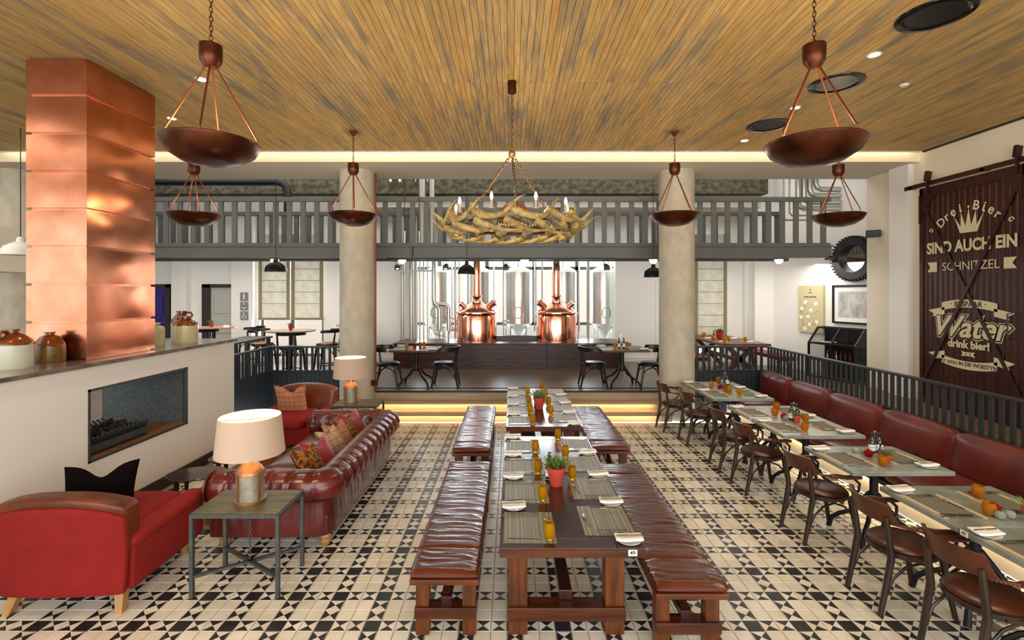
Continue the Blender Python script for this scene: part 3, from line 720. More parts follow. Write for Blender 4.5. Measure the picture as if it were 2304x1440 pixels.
t = thing('clamp_bar', 'horizontal clamp bar holding the pipe rack left of the stage', 'bracket', (-2.4, 12.68, 2.9)); MB().bar((-.48, 0, 0), (.35, 0, 0), .03, .04).build('bar', 'steel_mid', t)
# high pipes top right and duct top left
for k in range(4):
    s = .13 * k; t = thing('elbow_pipe', 'fat grey insulated pipe elbow high on the right wall, %s of four' % 'outermost,second,third,innermost'.split(',')[k], 'pipe', (6.35 + s * 1.0, 10.75, 0))
    MB().tube([(0, 0, 6.2), (0, 0, 4.32 + s * 1.1), (.03, 0, 4.23 + s * 1.1), (.12, 0, 4.19 + s * 1.1), (1.2 - s, 0, 4.19 + s * 1.1)], .058, 14).build('tube', 'steel_mid', t)
for k in range(2):
    t = thing('thin_elbow_pipe', '%s thin steel pipe bending right beside the fat insulated pipes' % ('left', 'right')[k], 'pipe', (6.0 + .13 * k, 10.7, 0))
    MB().tube([(0, 0, 6.2), (0, 0, 4.0 + .1 * k), (.05, 0, 3.93 + .1 * k), (1.5, 0, 3.93 + .1 * k)], .02, 8).build('tube', 'steel_mid', t)
t = thing('black_duct', 'black duct under the concrete beam, turning down left of the column', 'duct', (0, 11.4, 0))
MB().tube([(-12, 0, 4.93), (-5.5, 0, 4.93), (-5.35, 0, 4.9), (-5.25, 0, 4.8), (-5.22, 0, 4.6), (-5.22, 0, 4.0)], .09, 12).build('tube', 'black_metal', t)
t = thing('drop_pipes', 'pair of thick steel drop pipes above the walkway, right of the left column', 'pipe', (-2.0, 11.0, 0))
MB().tube([(0, 0, 6.2), (0, 0, 3.3)], .085, 14).build('tube', 'steel_mid', t); MB().tube([(.22, 0, 6.2), (.22, 0, 3.3)], .06, 14).build('tube', 'steel_mid', t)

# ---- barn door on the right wall
bd = thing('barn_door', 'tall sliding barn door of rusty red corrugated metal with painted lettering', 'door', (7.07, 7.42, .5))
# local: u along -Y (left to right in view) ; x toward room is negative
DW = 1.72; DH = 3.6
def corr(u, v):
    w = .0145 * (1 if abs(sin(u * pi * 17)) > .55 else abs(sin(u * pi * 17)) / .55)
    return (-.075 - w, .82 - u * (DW - .08), .08 + v * (DH - .16))
MB().grid(lambda u, v: corr(u, v), 170, 1).build('corrugated_sheet', 'door_rust', bd, recalc=False)
f = 'door_rust_frame'
boxo('stile', -.11, -.06, .8, .87, 0, DH, f, bd, .004); boxo('stile', -.11, -.06, -.87, -.8, 0, DH, f, bd, .004)
boxo('rail', -.11, -.06, -.87, .87, DH - .16, DH, f, bd, .004); boxo('rail', -.11, -.06, -.87, .87, 0, .1, f, bd, .004)
for a, b in (((-.105, .8, 3.3), (-.105, -.8, .35)), ((-.112, -.8, 3.45), (-.112, .8, .35))): MB().bar(a, b, .012, .05, up=(0, 1, 0)).build('brace', f, bd)
MB().prism([(.8, 3.15), (.8, 3.46), (.6, 3.46)], -.115, -.09, 'x').build('gusset', f, bd)
MB().prism([(-.8, 3.15), (-.8, 3.46), (-.55, 3.46)], -.115, -.09, 'x').build('gusset', f, bd)
MB().tube([(-.11, -.66, 1.2), (-.17, -.66, 1.2), (-.17, -.66, 1.55), (-.11, -.66, 1.55)], .009, 6).build('handle', 'black_metal', bd)
PX = -.099; RT = (R(90), 0, R(-90))
def dt(s, size, y, z, **k):
    o = text('lettering', s, size, k.pop('m', 'paint_cream'), bd, (k.pop('px', PX), y, z), RT, **k); return o
dt('SIND AUCH EIN', .25, 0, 2.56, bold=.009, sx=.82); dt('SCHNITZEL', .19, -.02, 2.25, sx=.95)
for i, chh in enumerate('Drei Bier'):
    a = R(50 - i * 12.5); r_ = .60; o = dt(chh, .2, .0 + r_ * sin(a), 2.62 + r_ * cos(a) * .9, bold=.003); o.rotation_euler = (R(90) , 0, R(-90)); o.rotation_euler = (Euler((R(90), 0, R(-90))).to_matrix() @ Matrix.Rotation(a * .85, 3, 'Z')).to_euler()
def prs(pts, nm='painted_mark', m='paint_cream', px=PX):
    return MB().prism(pts, px - .001, px + .001, 'x').build(nm, m, bd)
prs([(-.15, 2.76), (.13, 2.76), (.23, 3.03), (.12, 2.86), (.115, 3.08), (.04, 2.86), (-.01, 3.13), (-.05, 2.86), (-.125, 3.08), (-.14, 2.86), (-.25, 3.03)])
for yy, zz in ((.23, 3.05), (.115, 3.10), (-.01, 3.15), (-.125, 3.10), (-.25, 3.05)): MB().lathe([(.018, 0), (.018, .002)], 12).build('painted_mark', 'paint_cream', bd, loc=(PX, yy, zz), rot=(0, R(-90), 0))
for s_ in (1, -1):
    prs([(s_ * .54, 2.18), (s_ * .54, 2.34), (s_ * .72, 2.34), (s_ * .66, 2.26), (s_ * .72, 2.18)])
    b = MB().tube([(PX, s_ * (.64 + .04 * cos(a) * (1 - a / 9)), 2.86 + .04 * sin(a) * (1 - a / 9)) for a in [i * .7 for i in range(9)]], .009, 6); b.build('painted_mark', 'paint_cream', bd)
def ribbon(zc, up, h=.125):
    pts = [(.45 - .9 * i / 12, zc + up * (.055 - .22 * ((i / 12 - .5)) ** 2)) for i in range(13)]
    prs([(y, z + h / 2) for y, z in pts] + [(y, z - h / 2) for y, z in pts[::-1]])
    for s_ in (1, -1):
        ys = [s_ * y for y in (.4, .62, .7, .56, .4)]; zz = zc - up * .07
        prs([(ys[0], zz + .06), (ys[3], zz + .03), (ys[2], zz - .0), (s_ * .6, zz - .05 * 1), (s_ * .62, zz - .1), (ys[4], zz - .055)])
ribbon(1.62, 1); ribbon(.78, -1)
dt('\u00b7 BESPAAR \u00b7', .115, 0, 1.66, m='door_rust_frame', px=PX - .003, bold=.002)
dt("\u2019Y\u2019 HOU IN DIE WOESTYN", .085, 0, .74, m='door_rust_frame', px=PX - .003, bold=.001, sx=.9)
o = dt('Water', .46, .02, 1.3, bold=.010, shear=.3, sx=.98); o = dt('Water', .46, .02, 1.298, m='door_rust', px=PX + .004, bold=.03, shear=.3, sx=.98); o = dt('Water', .46, .02, 1.296, m='paint_cream', px=PX + .006, bold=.042, shear=.3, sx=.98)
dt('drink bier!', .16, 0, 1.04, bold=.006); dt('xxx', .13, 0, .91, bold=.008)
rl = thing('sliding_door_rail', 'dark iron track above the barn door on the cream wall', 'rail', (7.07, 7.4, 4.0))
MB().box(-.1, -.085, -3.2, 1.22, .13, .2).build('track', 'door_rust_frame', rl)
for y in (1.1, -.2): MB().box(-.1, 0, y - .03, y + .03, .14, .18).build('bracket', 'door_rust_frame', rl)
for y in (.72, -.72):
    MB().bar((-.12, y, -.02), (-.12, y, .42 - .05), .05, .02, up=(0, 1, 0)).build('hanger', 'door_rust_frame', rl, .004); MB().bar((-.125, y, .2), (-.1, y, .36), .09, .05, up=(0, 1, 0)).build('wheel_box', 'door_rust_frame', rl, .006)
    MB().bar((-.115, y + (.13 if y > 0 else -.13), -.5), (-.115, y + (.13 if y > 0 else -.13), -.02), .07, .02, up=(0, 1, 0)).build('hanger_strap', 'door_rust_frame', rl, .004)

# ---- wall speaker, gear mirror, poster, framed print, wire cabinet
t = thing('wall_speaker', 'small black loudspeaker high on the right wall', 'speaker', (6.97, 9.36, 3.47), R(-35)); MB().box(-.115, .115, -.07, .07, -.065, .065).build('body', 'black_metal', t, .012); MB().tube([(.05, .05, 0), (.16, .16, 0)], .02).build('bracket', 'black_metal', t)
g = thing('gear_mirror', 'round mirror framed by a black gear wheel on the angled wall', 'mirror', OW(.20, .02, 3.06), ORZ)
mb = MB(); n = 40; ro, ri, th = .44, .29, .15
def ring(r, y, n=40): return [(r * cos(2 * pi * i / n), y, r * sin(2 * pi * i / n)) for i in range(n)]
V = ring(ro, -th) + ring(ro, 0) + ring(ri, -th) + ring(ri, 0)
mb.add(V, [(i, (i + 1) % n, n + (i + 1) % n, n + i) for i in range(n)] + [(2 * n + i, 3 * n + i, 3 * n + (i + 1) % n, 2 * n + (i + 1) % n) for i in range(n)] + [(i, 2 * n + i, 2 * n + (i + 1) % n, (i + 1) % n) for i in range(n)])
mb.build('rim', 'gear', g)
tt = MB().box(-.014, .014, -th, 0, .43, .487).mesh('tooth', 'gear')
for i in range(40): o = link('tooth', tt, g); o.rotation_euler = (0, 2 * pi * i / 40, 0)
MB().add(ring(ri, -.02), [tuple(range(n))]).build('glass', 'mirror', g)
t = thing('poster', 'cream poster of line drawings and white circles on the angled wall', 'poster', OW(1.25, .03, 1.955), ORZ); MB().box(-.32, .32, -.035, .03, -.55, .55).build('board', 'poster', t, .004)
q = MB()
for a, b in ((-.17, -.14), (-.12, -.04), (-.02, .05), (.07, .15)): q.box(a, b, -.038, -.036, .27, .29)
q.box(-.05, .05, -.038, -.036, .375, .387).box(-.01, .01, -.038, -.036, .43, .46); q.build('heading', 'ink', t)
for k, (x, z) in enumerate(((-.12, .16), (.14, .12), (-.22, .0), (.02, -.03), (-.24, -.2), (-.06, -.18), (.16, -.3), (-.02, -.36), (-.14, -.46))):
    MB().lathe([(.045, 0), (.045, .004)], 14).build('circle', 'card_white', t, rot=(R(90), 0, 0), loc=(x, -.036, z))
v = MB()
for k in range(22):
    x = RND.uniform(-.27, .22); z = RND.uniform(-.5, .2); w = RND.uniform(.01, .04); h = RND.uniform(.02, .09)
    v.bar((x, -.038, z), (x, -.038, z + h), .004, .004); v.bar((x, -.038, z), (x + w, -.038, z), .004, .004)
v.build('drawing', 'poster_ink', t)['kind'] = 'stuff'
t = thing('framed_print', 'black framed grey print, cut off by the right pier', 'picture', OW(.12, .03, 2.08), ORZ)
for a in ((-.6, .6, .38, .42), (-.6, .6, -.42, -.38), (-.6, -.56, -.42, .42), (.56, .6, -.42, .42)): MB().box(a[0], a[1], -.03, .02, a[2], a[3]).build('frame', 'black_wood', t)
MB().box(-.56, .56, -.005, .01, -.38, .38).build('mount', 'card_white', t); MB().box(-.48, .48, -.009, -.004, -.28, .28).build('print', 'paper', t)
t = thing('wire_cabinet', 'black metal and mesh cabinet with sloped top against the angled wall', 'cabinet', OW(.36, .3, .48), ORZ)
q = MB(); w, d = .52, .26
for x in (-w, 0, w): q.bar((x, -d, 0), (x, -d, .75), .035, .035); q.bar((x, d, 0), (x, d, 1.08), .035, .035); q.bar((x, -d, .75), (x, .02, 1.08), .035, .035); q.bar((x, .02, 1.08), (x, d, 1.08), .035, .035)
for y, z in ((-d, .02), (-d, .75), (d, 1.08), (.02, 1.08), (d, .02)): q.bar((-w, y, z), (w, y, z), .035, .035)
q.build('frame', 'black_metal', t, .003)
MB().box(-w, w, -d, d, .73, .75).box(-w, w, -d, d, .38, .4).box(-w, w, d - .01, d, 0, 1.08).build('shelf', 'black_metal', t)
for x in (-w, w):
    q = MB()
    for i in range(14):
        y = -d + i * .04; zt = .75 + min(max((y + d) / (d + .02), 0), 1) * .33
        q.bar((x, y, .03), (x, y, zt), .005, .005)
    for i in range(26): q.bar((x, -d + max(0, (i * .04 - .75)) * .8, .04 + i * .04), (x, d, .04 + i * .04), .005, .005)
    q.build('mesh_side', 'iron', t)['kind'] = 'stuff'
for k in range(7):
    o = MB().lathe([(.025, 0), (.025, .12), (.01, .15), (.01, .2)], 8).build('bottle', 'glass_red' if k % 2 else 'bottle_dark'); o.location = OW(.0 + k * .1, .35, .88)
    tag(o, 'small bottle on the middle shelf of the mesh cabinet, %s from the right' % 'first second third fourth fifth sixth seventh'.split()[k], 'bottle', 'bottles in the mesh cabinet')
o = MB().lathe([(.1, 0), (.16, .02), (.17, .025)], 20).build('serving_dish', 'china'); o.location = OW(.62, .3, 1.23); tag(o, 'flat dish on the ledge of the mesh cabinet', 'dish')

# ---- banquette
bq = thing('banquette', 'long ox-red leather banquette under the black slatted guard', 'bench seat', (4.0, 0, 0))
boxo('kickboard', .13, .16, 1.7, 9.3, 0, .27, 'cream_wall', bq); boxo('base', .0, .9, 1.7, 9.3, .27, .32, 'panel_black', bq)
ys = [9.3, 8.32, 7.3, 6.27, 5.24, 4.2, 3.17, 2.1]
for a, b in zip(ys, ys[1:]):
    L_ = a - b
    MB().rbox((.36, (a + b) / 2, .385), (.72, L_ - .006, .13), .04, 8, puff=.012).build('seat_cushion', 'leather_red', bq)
    MB().rbox((.80, (a + b) / 2, .62), (.14, L_ - .006, .46), .05, 8, puff=.025, fn=lambda x, y, z: (x + (z) * .12, y, z)).build('back_cushion', 'leather_red', bq)

# ================================================================== LOUNGE
from mathutils import noise as MN
def leg_taper(x, y, h, r0, r1, dx=0, dy=0, sq=True):
    mb = MB(); a, b = r0, r1
    mb.add([(x + dx - b, y + dy - b, 0), (x + dx + b, y + dy - b, 0), (x + dx + b, y + dy + b, 0), (x + dx - b, y + dy + b, 0), (x - a, y - a, h), (x + a, y - a, h), (x + a, y + a, h), (x - a, y + a, h)],
           [(0, 3, 2, 1), (4, 5, 6, 7), (0, 1, 5, 4), (1, 2, 6, 5), (2, 3, 7, 6), (3, 0, 4, 7)]); return mb
def armchair(label, x, y, rz):
    t = thing('armchair', label, 'armchair', (x, y, 0), rz)
    MB().rbox((0, .03, .27), (.84, .84, .26), .03, 8).build('base', 'red_fabric', t)
    MB().rbox((0, .12, .45), (.60, .74, .16), .06, 10, puff=.02).build('seat_cushion', 'red_fabric', t)
    for s in (-1, 1):
        am = MB().rbox((s * .405, .03, .33), (.15, .88, .38), .04, 10, fn=lambda a, b, c: (a * 1 + s * .03 * max(0, c), b, c)).build('arm', 'red_fabric', t)
        MB().rbox((s * .415, .03, .505), (.185, .91, .10), .048, 10).build('arm_roll', 'red_fabric', am)
    drop = lambda a: .085 * (abs(a) / .46) ** 2.6
    bend = lambda a, b, c: (a * (1 + .16 * (c + .23)), b - .15 * (c + .23) - .03 * (1 - (a / .46) ** 2), c - (drop(a) * (c + .23) / .46))
    MB().rbox((0, -.36, .65), (.90, .18, .46), .05, 16, fn=bend).build('back_leather', 'leather_brown', t)
    bend2 = lambda a, b, c: (a * (.95 + .10 * (c + .34) / .68), b - .15 * max(0, c + .06) - .03 * (1 - (a / .46) ** 2), c - (drop(a) * max(0, c) / .34))
    MB().rbox((0, -.445, .475), (.92, .05, .67), .018, 16, fn=bend2).build('back_panel', 'red_fabric', t)
    for lx, ly, dx, dy in ((-.37, -.38, -.03, -.06), (.37, -.38, .03, -.06), (-.36, .38, 0, 0), (.36, .38, 0, 0)): leg_taper(lx, ly, .16, .035, .024, dx, dy).build('leg', 'light_wood', t)
    return t
armchair('red fabric armchair seen from behind with brown leather top edge, in front', -3.28, 4.0, R(2))
armchair('red armchair with brown leather back by the black boarded guard, facing forward', -3.27, 7.42, R(180))
def pillow(name, label, m, loc, rot, s=.46, th=.075, chop=.12):
    o = bpy.data.objects
    mb = MB(); n = 14
    def P(u, v, sgn):
        a, b = 2 * u - 1, 2 * v - 1
        w = s / 2; pin = 1 - .10 * (1 - abs(a) ** 1.5) * abs(b) ** 3 ; pin2 = 1 - .10 * (1 - abs(b) ** 1.5) * abs(a) ** 3
        z = w * b * pin - (chop * math.exp(-(a / .38) ** 2) * max(0, b) ** 1.5)
        y = sgn * th * (max(0, 1 - a * a) ** .45) * (max(0, 1 - b * b) ** .45)
        return (w * a * pin2, y, z)
    mb.grid(lambda u, v: P(u, v, 1), n, n, 0); mb.grid(lambda u, v: P(u, v, -1), n, n, 1)
    ob = mb.build(name, m, None, recalc=False, loc=loc, rot=[R(q) for q in rot]); tag(ob, label, 'cushion'); return ob
pillow('velvet_cushion', 'black velvet cushion with tan reverse standing in the nearest red armchair', ['pink_tan', 'black_velvet'], (-3.34, 3.96, .70), (-16, 0, 24), .50, th=.10, chop=.09)
pillow('tartan_cushion', 'tan tartan cushion standing in the far red armchair', ['tartan_tan', 'tartan_tan'], (-3.34, 7.42, .70), (14, 0, -3), .50)

# ---- chesterfield sofa: seat faces the fireplace (-x)
sf = thing('chesterfield_sofa', 'long oxblood leather chesterfield sofa with rolled tufted back', 'sofa', (-2.2, 5.62, 0))
hx, hy = .52, 1.16; rc = .13
def path(t):
    """U-shaped centre line: near arm (from -x), back (+x side), far arm; returns point and outward normal"""
    a = 2 * hx - rc; b = pi / 2 * rc; c = 2 * hy - 2 * rc; tot = 2 * a + 2 * b + c; s = t * tot
    if s < a: return (-hx + s, -hy), (0, -1), s
    s2 = s - a
    if s2 < b: q = s2 / rc; return (hx - rc + rc * sin(q), -hy + rc - rc * cos(q)), (sin(q), -cos(q)), s
    s2 -= b
    if s2 < c: return (hx, -hy + rc + s2), (1, 0), s
    s2 -= c
    if s2 < b: q = s2 / rc; return (hx - rc + rc * cos(q), hy - rc + rc * sin(q)), (cos(q), sin(q)), s
    s2 -= b; return (hx - rc - s2, hy), (0, 1), s
prof = [(.035, .12), (.04, .25), (.03, .42), (.035, .45), (.09, .455), (.145, .50), (.16, .58), (.125, .665), (.05, .71), (-.04, .715), (-.115, .68), (-.15, .60), (-.16, .53), (-.16, .45), (-.16, .36), (-.16, .28)]
def sofa(u, v):
    (x, y), (nx, ny), s = path(u); k = v * (len(prof) - 1); i = min(int(k), len(prof) - 2); f = k - i
    o = prof[i][0] * (1 - f) + prof[i + 1][0] * f; z = prof[i][1] * (1 - f) + prof[i + 1][1] * f
    if 4 <= k: # pleats over the roll, diamonds on the inside
        ph = (s / .185) % 1; d = abs(ph - .5) * 2
        if k < 10: e = -.034 * (max(0, d - .45) / .55) ** 1.6 * sin(pi * min(1, (k - 4) / 6 + .15))
        else:
            row = (k - 10) / 2.2; ph2 = (s / .185 + .5 * (int(row) % 2)) % 1; dd = math.hypot((abs(ph2 - .5) - .5) * 2, (row % 1 - .5) * 1.6)
            e = -.035 * max(0, 1 - dd * 1.3)
        cz = .56; r_ = Vector((o + .0, z - cz)); r_ = r_.normalized() if r_.length > 1e-4 else Vector((0, 1))
        o += r_[0] * e; z += r_[1] * e
    else:
        wv = .010 * MN.noise(Vector((s * 5, z * 3, 0))) + .006 * MN.noise(Vector((s * 16, z * 2, 4))); o += wv * min(1, (z - .1) * 6)
    return (x + nx * o, y + ny * o, z)
b = MB().grid(sofa, 300, 45)
b.build('rolled_back', 'leather_sofa', sf, recalc=False)
for yy, s in ((-hy, -1), (hy, 1)):   # scroll fronts closing the arms
    q = [(yy + s * o, z) for o, z in prof]
    MB().prism(q, -hx - .015, -hx + .002, 'x').build('arm_front', 'leather_sofa', sf, .004)
MB().box(-hx, hx, -hy, hy, .12, .3).build('base', 'leather_sofa', sf, .02)
for k in range(3): MB().rbox((-.1, -.68 + k * .68, .37), (.82, .675, .15), .05, 8, puff=.02).build('seat_cushion', 'leather_sofa', sf)
for x, y in ((-.45, -1.1), (.48, -1.1), (-.45, 1.1), (.48, 1.1)): MB().lathe([(.025, 0), (.042, .02), (.05, .05), (.036, .07), (.05, .09), (.045, .12)], 16, (x, y, 0)).build('foot', 'light_wood', sf)
pillow('silk_cushion', 'gold paisley cushion at the near end of the sofa', ['paisley', 'paisley'], (-2.16, 5.2, .545), (-34, 0, 75), .38)
pillow('paisley_cushion', 'crimson cushion just behind the nearest paisley one on the sofa', ['crimson_silk', 'crimson_silk'], (-2.12, 5.40, .55), (-34, 0, 68), .38)
pillow('plaid_cushion', 'pale plaid cushion in the middle of the sofa', ['tartan_light', 'tartan_light'], (-2.15, 5.84, .555), (-34, 0, 75), .38)
pillow('plaid_cushion', 'tan plaid cushion just behind the pale plaid one on the sofa', ['tartan_light', 'tartan_tan'], (-2.14, 6.05, .565), (-34, 0, 68), .38)
pillow('silk_cushion', 'gold paisley cushion at the far end of the sofa', ['paisley', 'paisley'], (-2.15, 6.33, .565), (-34, 0, 75), .38)
pillow('silk_cushion', 'farthest cushion on the sofa, plain crimson', ['crimson_silk', 'crimson_silk'], (-2.12, 6.52, .58), (-34, 0, 68), .38)

# ---- steel side tables and table lamps
def side_table(label, x, y):
    t = thing('side_table', label, 'table', (x, y, 0)); w, d, h = .33, .22, .65
    MB().box(-w, w, -d, d, h - .012, h).build('tabletop', 'iron_top', t)
    q = MB()
    for s in (-1, 1): q.bar((s * w, -d, h - .02), (s * w, d, h - .02), .03, .03); q.bar((-w, s * d, h - .02), (w, s * d, h - .02), .03, .03)
    q.build('top_frame', 'iron', t)
    for sx in (-1, 1):
        for sy in (-1, 1): MB().box(sx * w - .014, sx * w + .014, sy * d - .014, sy * d + .014, 0, h - .01).build('leg', 'iron', t)
    MB().bar((-w, -d, .16), (w, d, .16), .03, .022).bar((-w, d, .16), (w, -d, .16), .03, .022).build('cross_stretcher', 'iron', t)
    chain((0, 0, .17), (0, 0, h - .02), .035, .003, .009).build('chain', 'iron', t)
side_table('steel framed side table with a hanging chain, in front of the sofa', -2.12, 3.96)
side_table('dark side table behind the far end of the sofa, under the far lamp', -2.35, 7.5)
def lamp(label, x, y, p):
    t = thing('table_lamp', label, 'lamp', (x, y, .65), R(20))
    MB().lathe([(.118, 0), (.118, .018), (.105, .02), (.105, .22), (.11, .225)], 32).build('canister', 'galv', t)
    q = MB()
    for k in range(4): a = R(45 + 90 * k); q.bar((.108 * cos(a), .108 * sin(a), .01), (.108 * cos(a), .108 * sin(a), .225), .02, .006, up=(cos(a), sin(a), 0))
    q.lathe([(.109, 0), (.122, .0), (.122, .016), (.109, .018)], 32); q.build('strap', 'copper_old', t)
    MB().lathe([(.112, .222), (.112, .235), (.09, .27), (.045, .315), (.04, .36), (.032, .365), (.012, .37), (.012, .44)], 32).build('cone', 'copper_old', t)
    sh = MB().lathe([(.262, .385), (.232, .69)], 48, caps=False).build('shade', 'shade', t)
    MB().lathe([(.258, .387), (.228, .688)], 48, caps=False).build('lining', 'shade_in', sh)
    q = MB(); q.tube([(.228, 0, .66), (-.228, 0, .66)], .003, 5).tube([(0, .228, .66), (0, -.228, .66)], .003, 5); q.build('spider', 'brass_nail', sh)
    MB().sph((0, 0, .5), .032, 8, sz=1.3).build('bulb', 'bulb', t)
    point('lamp_light', (x, y, 1.2), p, (1, .72, .42), .04)
lamp('drum lamp with galvanised canister base on the steel side table in front', -2.13, 3.98, 9)
lamp('drum lamp with canister base on the far table by the concrete column', -2.47, 7.52, 9)
def oval(label, x, y):
    t = thing('oval_table', label, 'table', (x, y, 0), R(8))
    mb = MB().lathe([(.0, .43), (.98, .43), (1, .44), (.98, .45), (0, .455)], 40); mb.v = [(a * .29, b * .2, c) for a, b, c in mb.v]; mb.build('tabletop', 'table_top', t)
    for sx in (-1, 1):
        for sy in (-1, 1): MB().lathe([(.012, 0), (.014, .1), (.022, .14), (.014, .18), (.02, .3), (.026, .36), (.02, .43)], 10, (sx * .15, sy * .1, 0)).build('leg', 'chair_wood', t)
oval('dark oval side table nearest the red armchair, left of the sofa', -3.30, 5.12)
oval('dark oval side table behind the lamp, left of the sofa', -3.17, 5.62)

# ================================================================== LONG TABLES AND BENCHES
def long_table(label, x0, x1, y0, y1, num=None):
    t = thing('long_table', label, 'table', (x0, y0, 0)); w, L_ = x1 - x0, y1 - y0
    for a, b, c, d in ((0, w, 0, .12), (0, w, L_ - .12, L_)): MB().box(a + .001, b - .001, c, d, .70, .757).build('end_board', 'table_top', t, .003)
    for k, (a, b) in enumerate(((0, .33), (.33, .59), (.59, w))): MB().box(a + .001, b - .001, .121, L_ - .121, .705, .757).build('top_board', 'table_top', t, .002)
    MB().box(.0, w, -.004, .0, .70, .752).build('front_edge', 'oak_red_x', t)
    for y in (.31, L_ - .44):
        for x in (.055, w - .19): MB().box(x, x + .13, y, y + .13, 0, .7).build('leg', 'oak_red', t, .004)
        MB().box(.052, w - .056, y - .03, y + .10, .11, .20).build('end_stretcher', 'oak_red_x', t, .004)
    MB().box(w / 2 - .045, w / 2 + .045, .37, L_ - .37, .205, .27).build('long_stretcher', 'table_top', t, .003)
    if num:
        MB().box(w - .11, w - .055, -.007, -.004, .712, .750).build('number_card', 'card_white', t); text('number', num, .034, 'ink', t, (w - .0825, -.008, .731), (R(90), 0, 0), bold=.0005)
    return t
long_table('nearer long dark wood dining table numbered 49, laid for eight', -.07, .84, 3.025, 5.367, '49'); long_table('farther long dark wood dining table in front of the steps', -.055, .86, 5.757, 8.04)
def bench(label, lab2, x0, x1, y0, y1, seed, seam):
    t = thing('bench', label, 'bench', (x0, y0, 0)); w, L_ = x1 - x0, y1 - y0
    MB().box(0, w, .0, L_, .395, .43).build('seat_board', 'bench_wood', t, .003)
    for y in (.09, L_ - .18):
        for x in (.025, w - .115): MB().box(x, x + .09, y, y + .09, 0, .395).build('leg', 'oak_red', t, .003)
        MB().box(.02, w - .02, y - .025, y + .08, .125, .2).build('end_stretcher', 'oak_red_x', t, .003)
    MB().box(w / 2 - .035, w / 2 + .035, .12, L_ - .12, .2, .25).build('long_stretcher', 'table_top', t)
    MB().bar((w / 2, .14, .22), (w / 2, .42, .395), .05, .05).build('brace', 'table_top', t)
    W2, Z = w + .0, .052
    def top(u, v):
        y = v * (L_ - .0) ; a = u * 2 * pi
        # rounded rectangular section swept along y
        e = .38; cx = math.copysign(abs(cos(a)) ** e, cos(a)) * W2 / 2; cz = math.copysign(abs(sin(a)) ** .75, sin(a)) * .027
        endf = min(1, (min(y, L_ - y) + .004) / .03) ** .5
        wr = 0
        if sin(a) > .1:
            n1 = MN.noise(Vector((cx * 2.2 + seed, y * 13 + cx * 6, seed))); n2 = MN.noise(Vector((cx * 5, y * 34 + cx * 9, seed + 9)))
            wr = .011 * (1 - abs(n1) * 2) ** 3 * .6 + .004 * n2 + .004
            for sm in seam: wr -= .014 * math.exp(-((y - sm) / .012) ** 2)
        edge = .012 * MN.noise(Vector((seed, y * 4, 3)))
        return (w / 2 + (cx + math.copysign(edge, cx)) * (.97 + .03 * endf), y, .43 + Z / 2 + .002 + (cz + max(wr, -.02)) * endf)
    c = MB().grid(top, 40, int(L_ / .0125), cu=True)
    n_ = 40; nv = int(L_ / .0125) + 1
    c.f.append([i * nv for i in range(n_)]); c.m.append(0); c.sm.append(False); c.f.append([i * nv + nv - 1 for i in range(n_)][::-1]); c.m.append(0); c.sm.append(False)
    o = c.build('bench_cushion', 'leather_bench'); o.location = (x0, y0, 0); tag(o, lab2, 'cushion')
bench('nearer wooden bench on the left of the numbered long table', 'wrinkled red leather pad on the nearer left bench', -.675, -.215, 3.24, 5.37, 1, (.32, 1.85))
bench('farther wooden bench on the left of the farther long table', 'wrinkled leather pad on the farther left bench', -.70, -.24, 5.79, 8.0, 5, (.25,))
bench('nearer wooden bench on the right of the numbered long table', 'wrinkled red leather pad on the nearer right bench', .925, 1.39, 3.09, 5.30, 9, (.33, 1.9))
bench('farther wooden bench on the right of the farther long table', 'wrinkled leather pad on the farther right bench', .985, 1.45, 5.86, 7.95, 14, (.25,))

# ================================================================== GREY TABLES AND BENTWOOD CHAIRS
def pedestal(t, h, m='black_metal', sx=.26, sy=.22, r=.036):
    MB().lathe([(.05, .30), (.055, .36), (.04, .40), (r, .46), (r, h)], 16).build('column', m, t)
    for a, b in ((1, 1), (-1, 1), (1, -1), (-1, -1)):
        MB().tube([(a * .02, b * .02, .42), (a * .07, b * .06, .33), (a * sx * .55, b * sy * .55, .20), (a * sx * .82, b * sy * .82, .15), (a * sx, b * sy, .09), (a * sx * 1.08, b * sy * 1.08, 0)], [.022, .022, .02, .02, .02, .024], 8).build('foot', m, t)
    MB().lathe([(.09, h - .015), (.09, h)], 16).build('top_plate', m, t)
GT = [(2.60, 3.298, 'nearest'), (3.302, 4.0, 'second'), (4.31, 5.03, 'third'), (5.40, 6.10, 'fourth'), (6.105, 6.81, 'fifth'), (7.27, 7.955, 'sixth'), (7.96, 8.64, 'farthest')]
for y0, y1, nm in GT:
    t = thing('zinc_table', 'grey zinc topped table beside the banquette, %s from the front' % nm, 'table', (3.485, (y0 + y1) / 2, 0)); d = (y1 - y0) / 2
    MB().box(-.455, .455, -d, d, .717, .757).build('tabletop', ['zinc', 'zinc_edge'], t, .004); pedestal(t, .717)
    if nm == 'second':
        pass
    if nm in ('nearest', 'fifth'):
        MB().box(-.4585, -.456, (d - .075) if nm == 'nearest' else (-d + .02), (d - .02) if nm == 'nearest' else (-d + .07), .718, .754).build('number_card', 'card_white', t)
        if nm == 'nearest': text('number', '47', .032, 'ink', t, (-.4595, (d - .0475) if nm == 'nearest' else (-d + .045), .736), (R(90), 0, R(-90)))

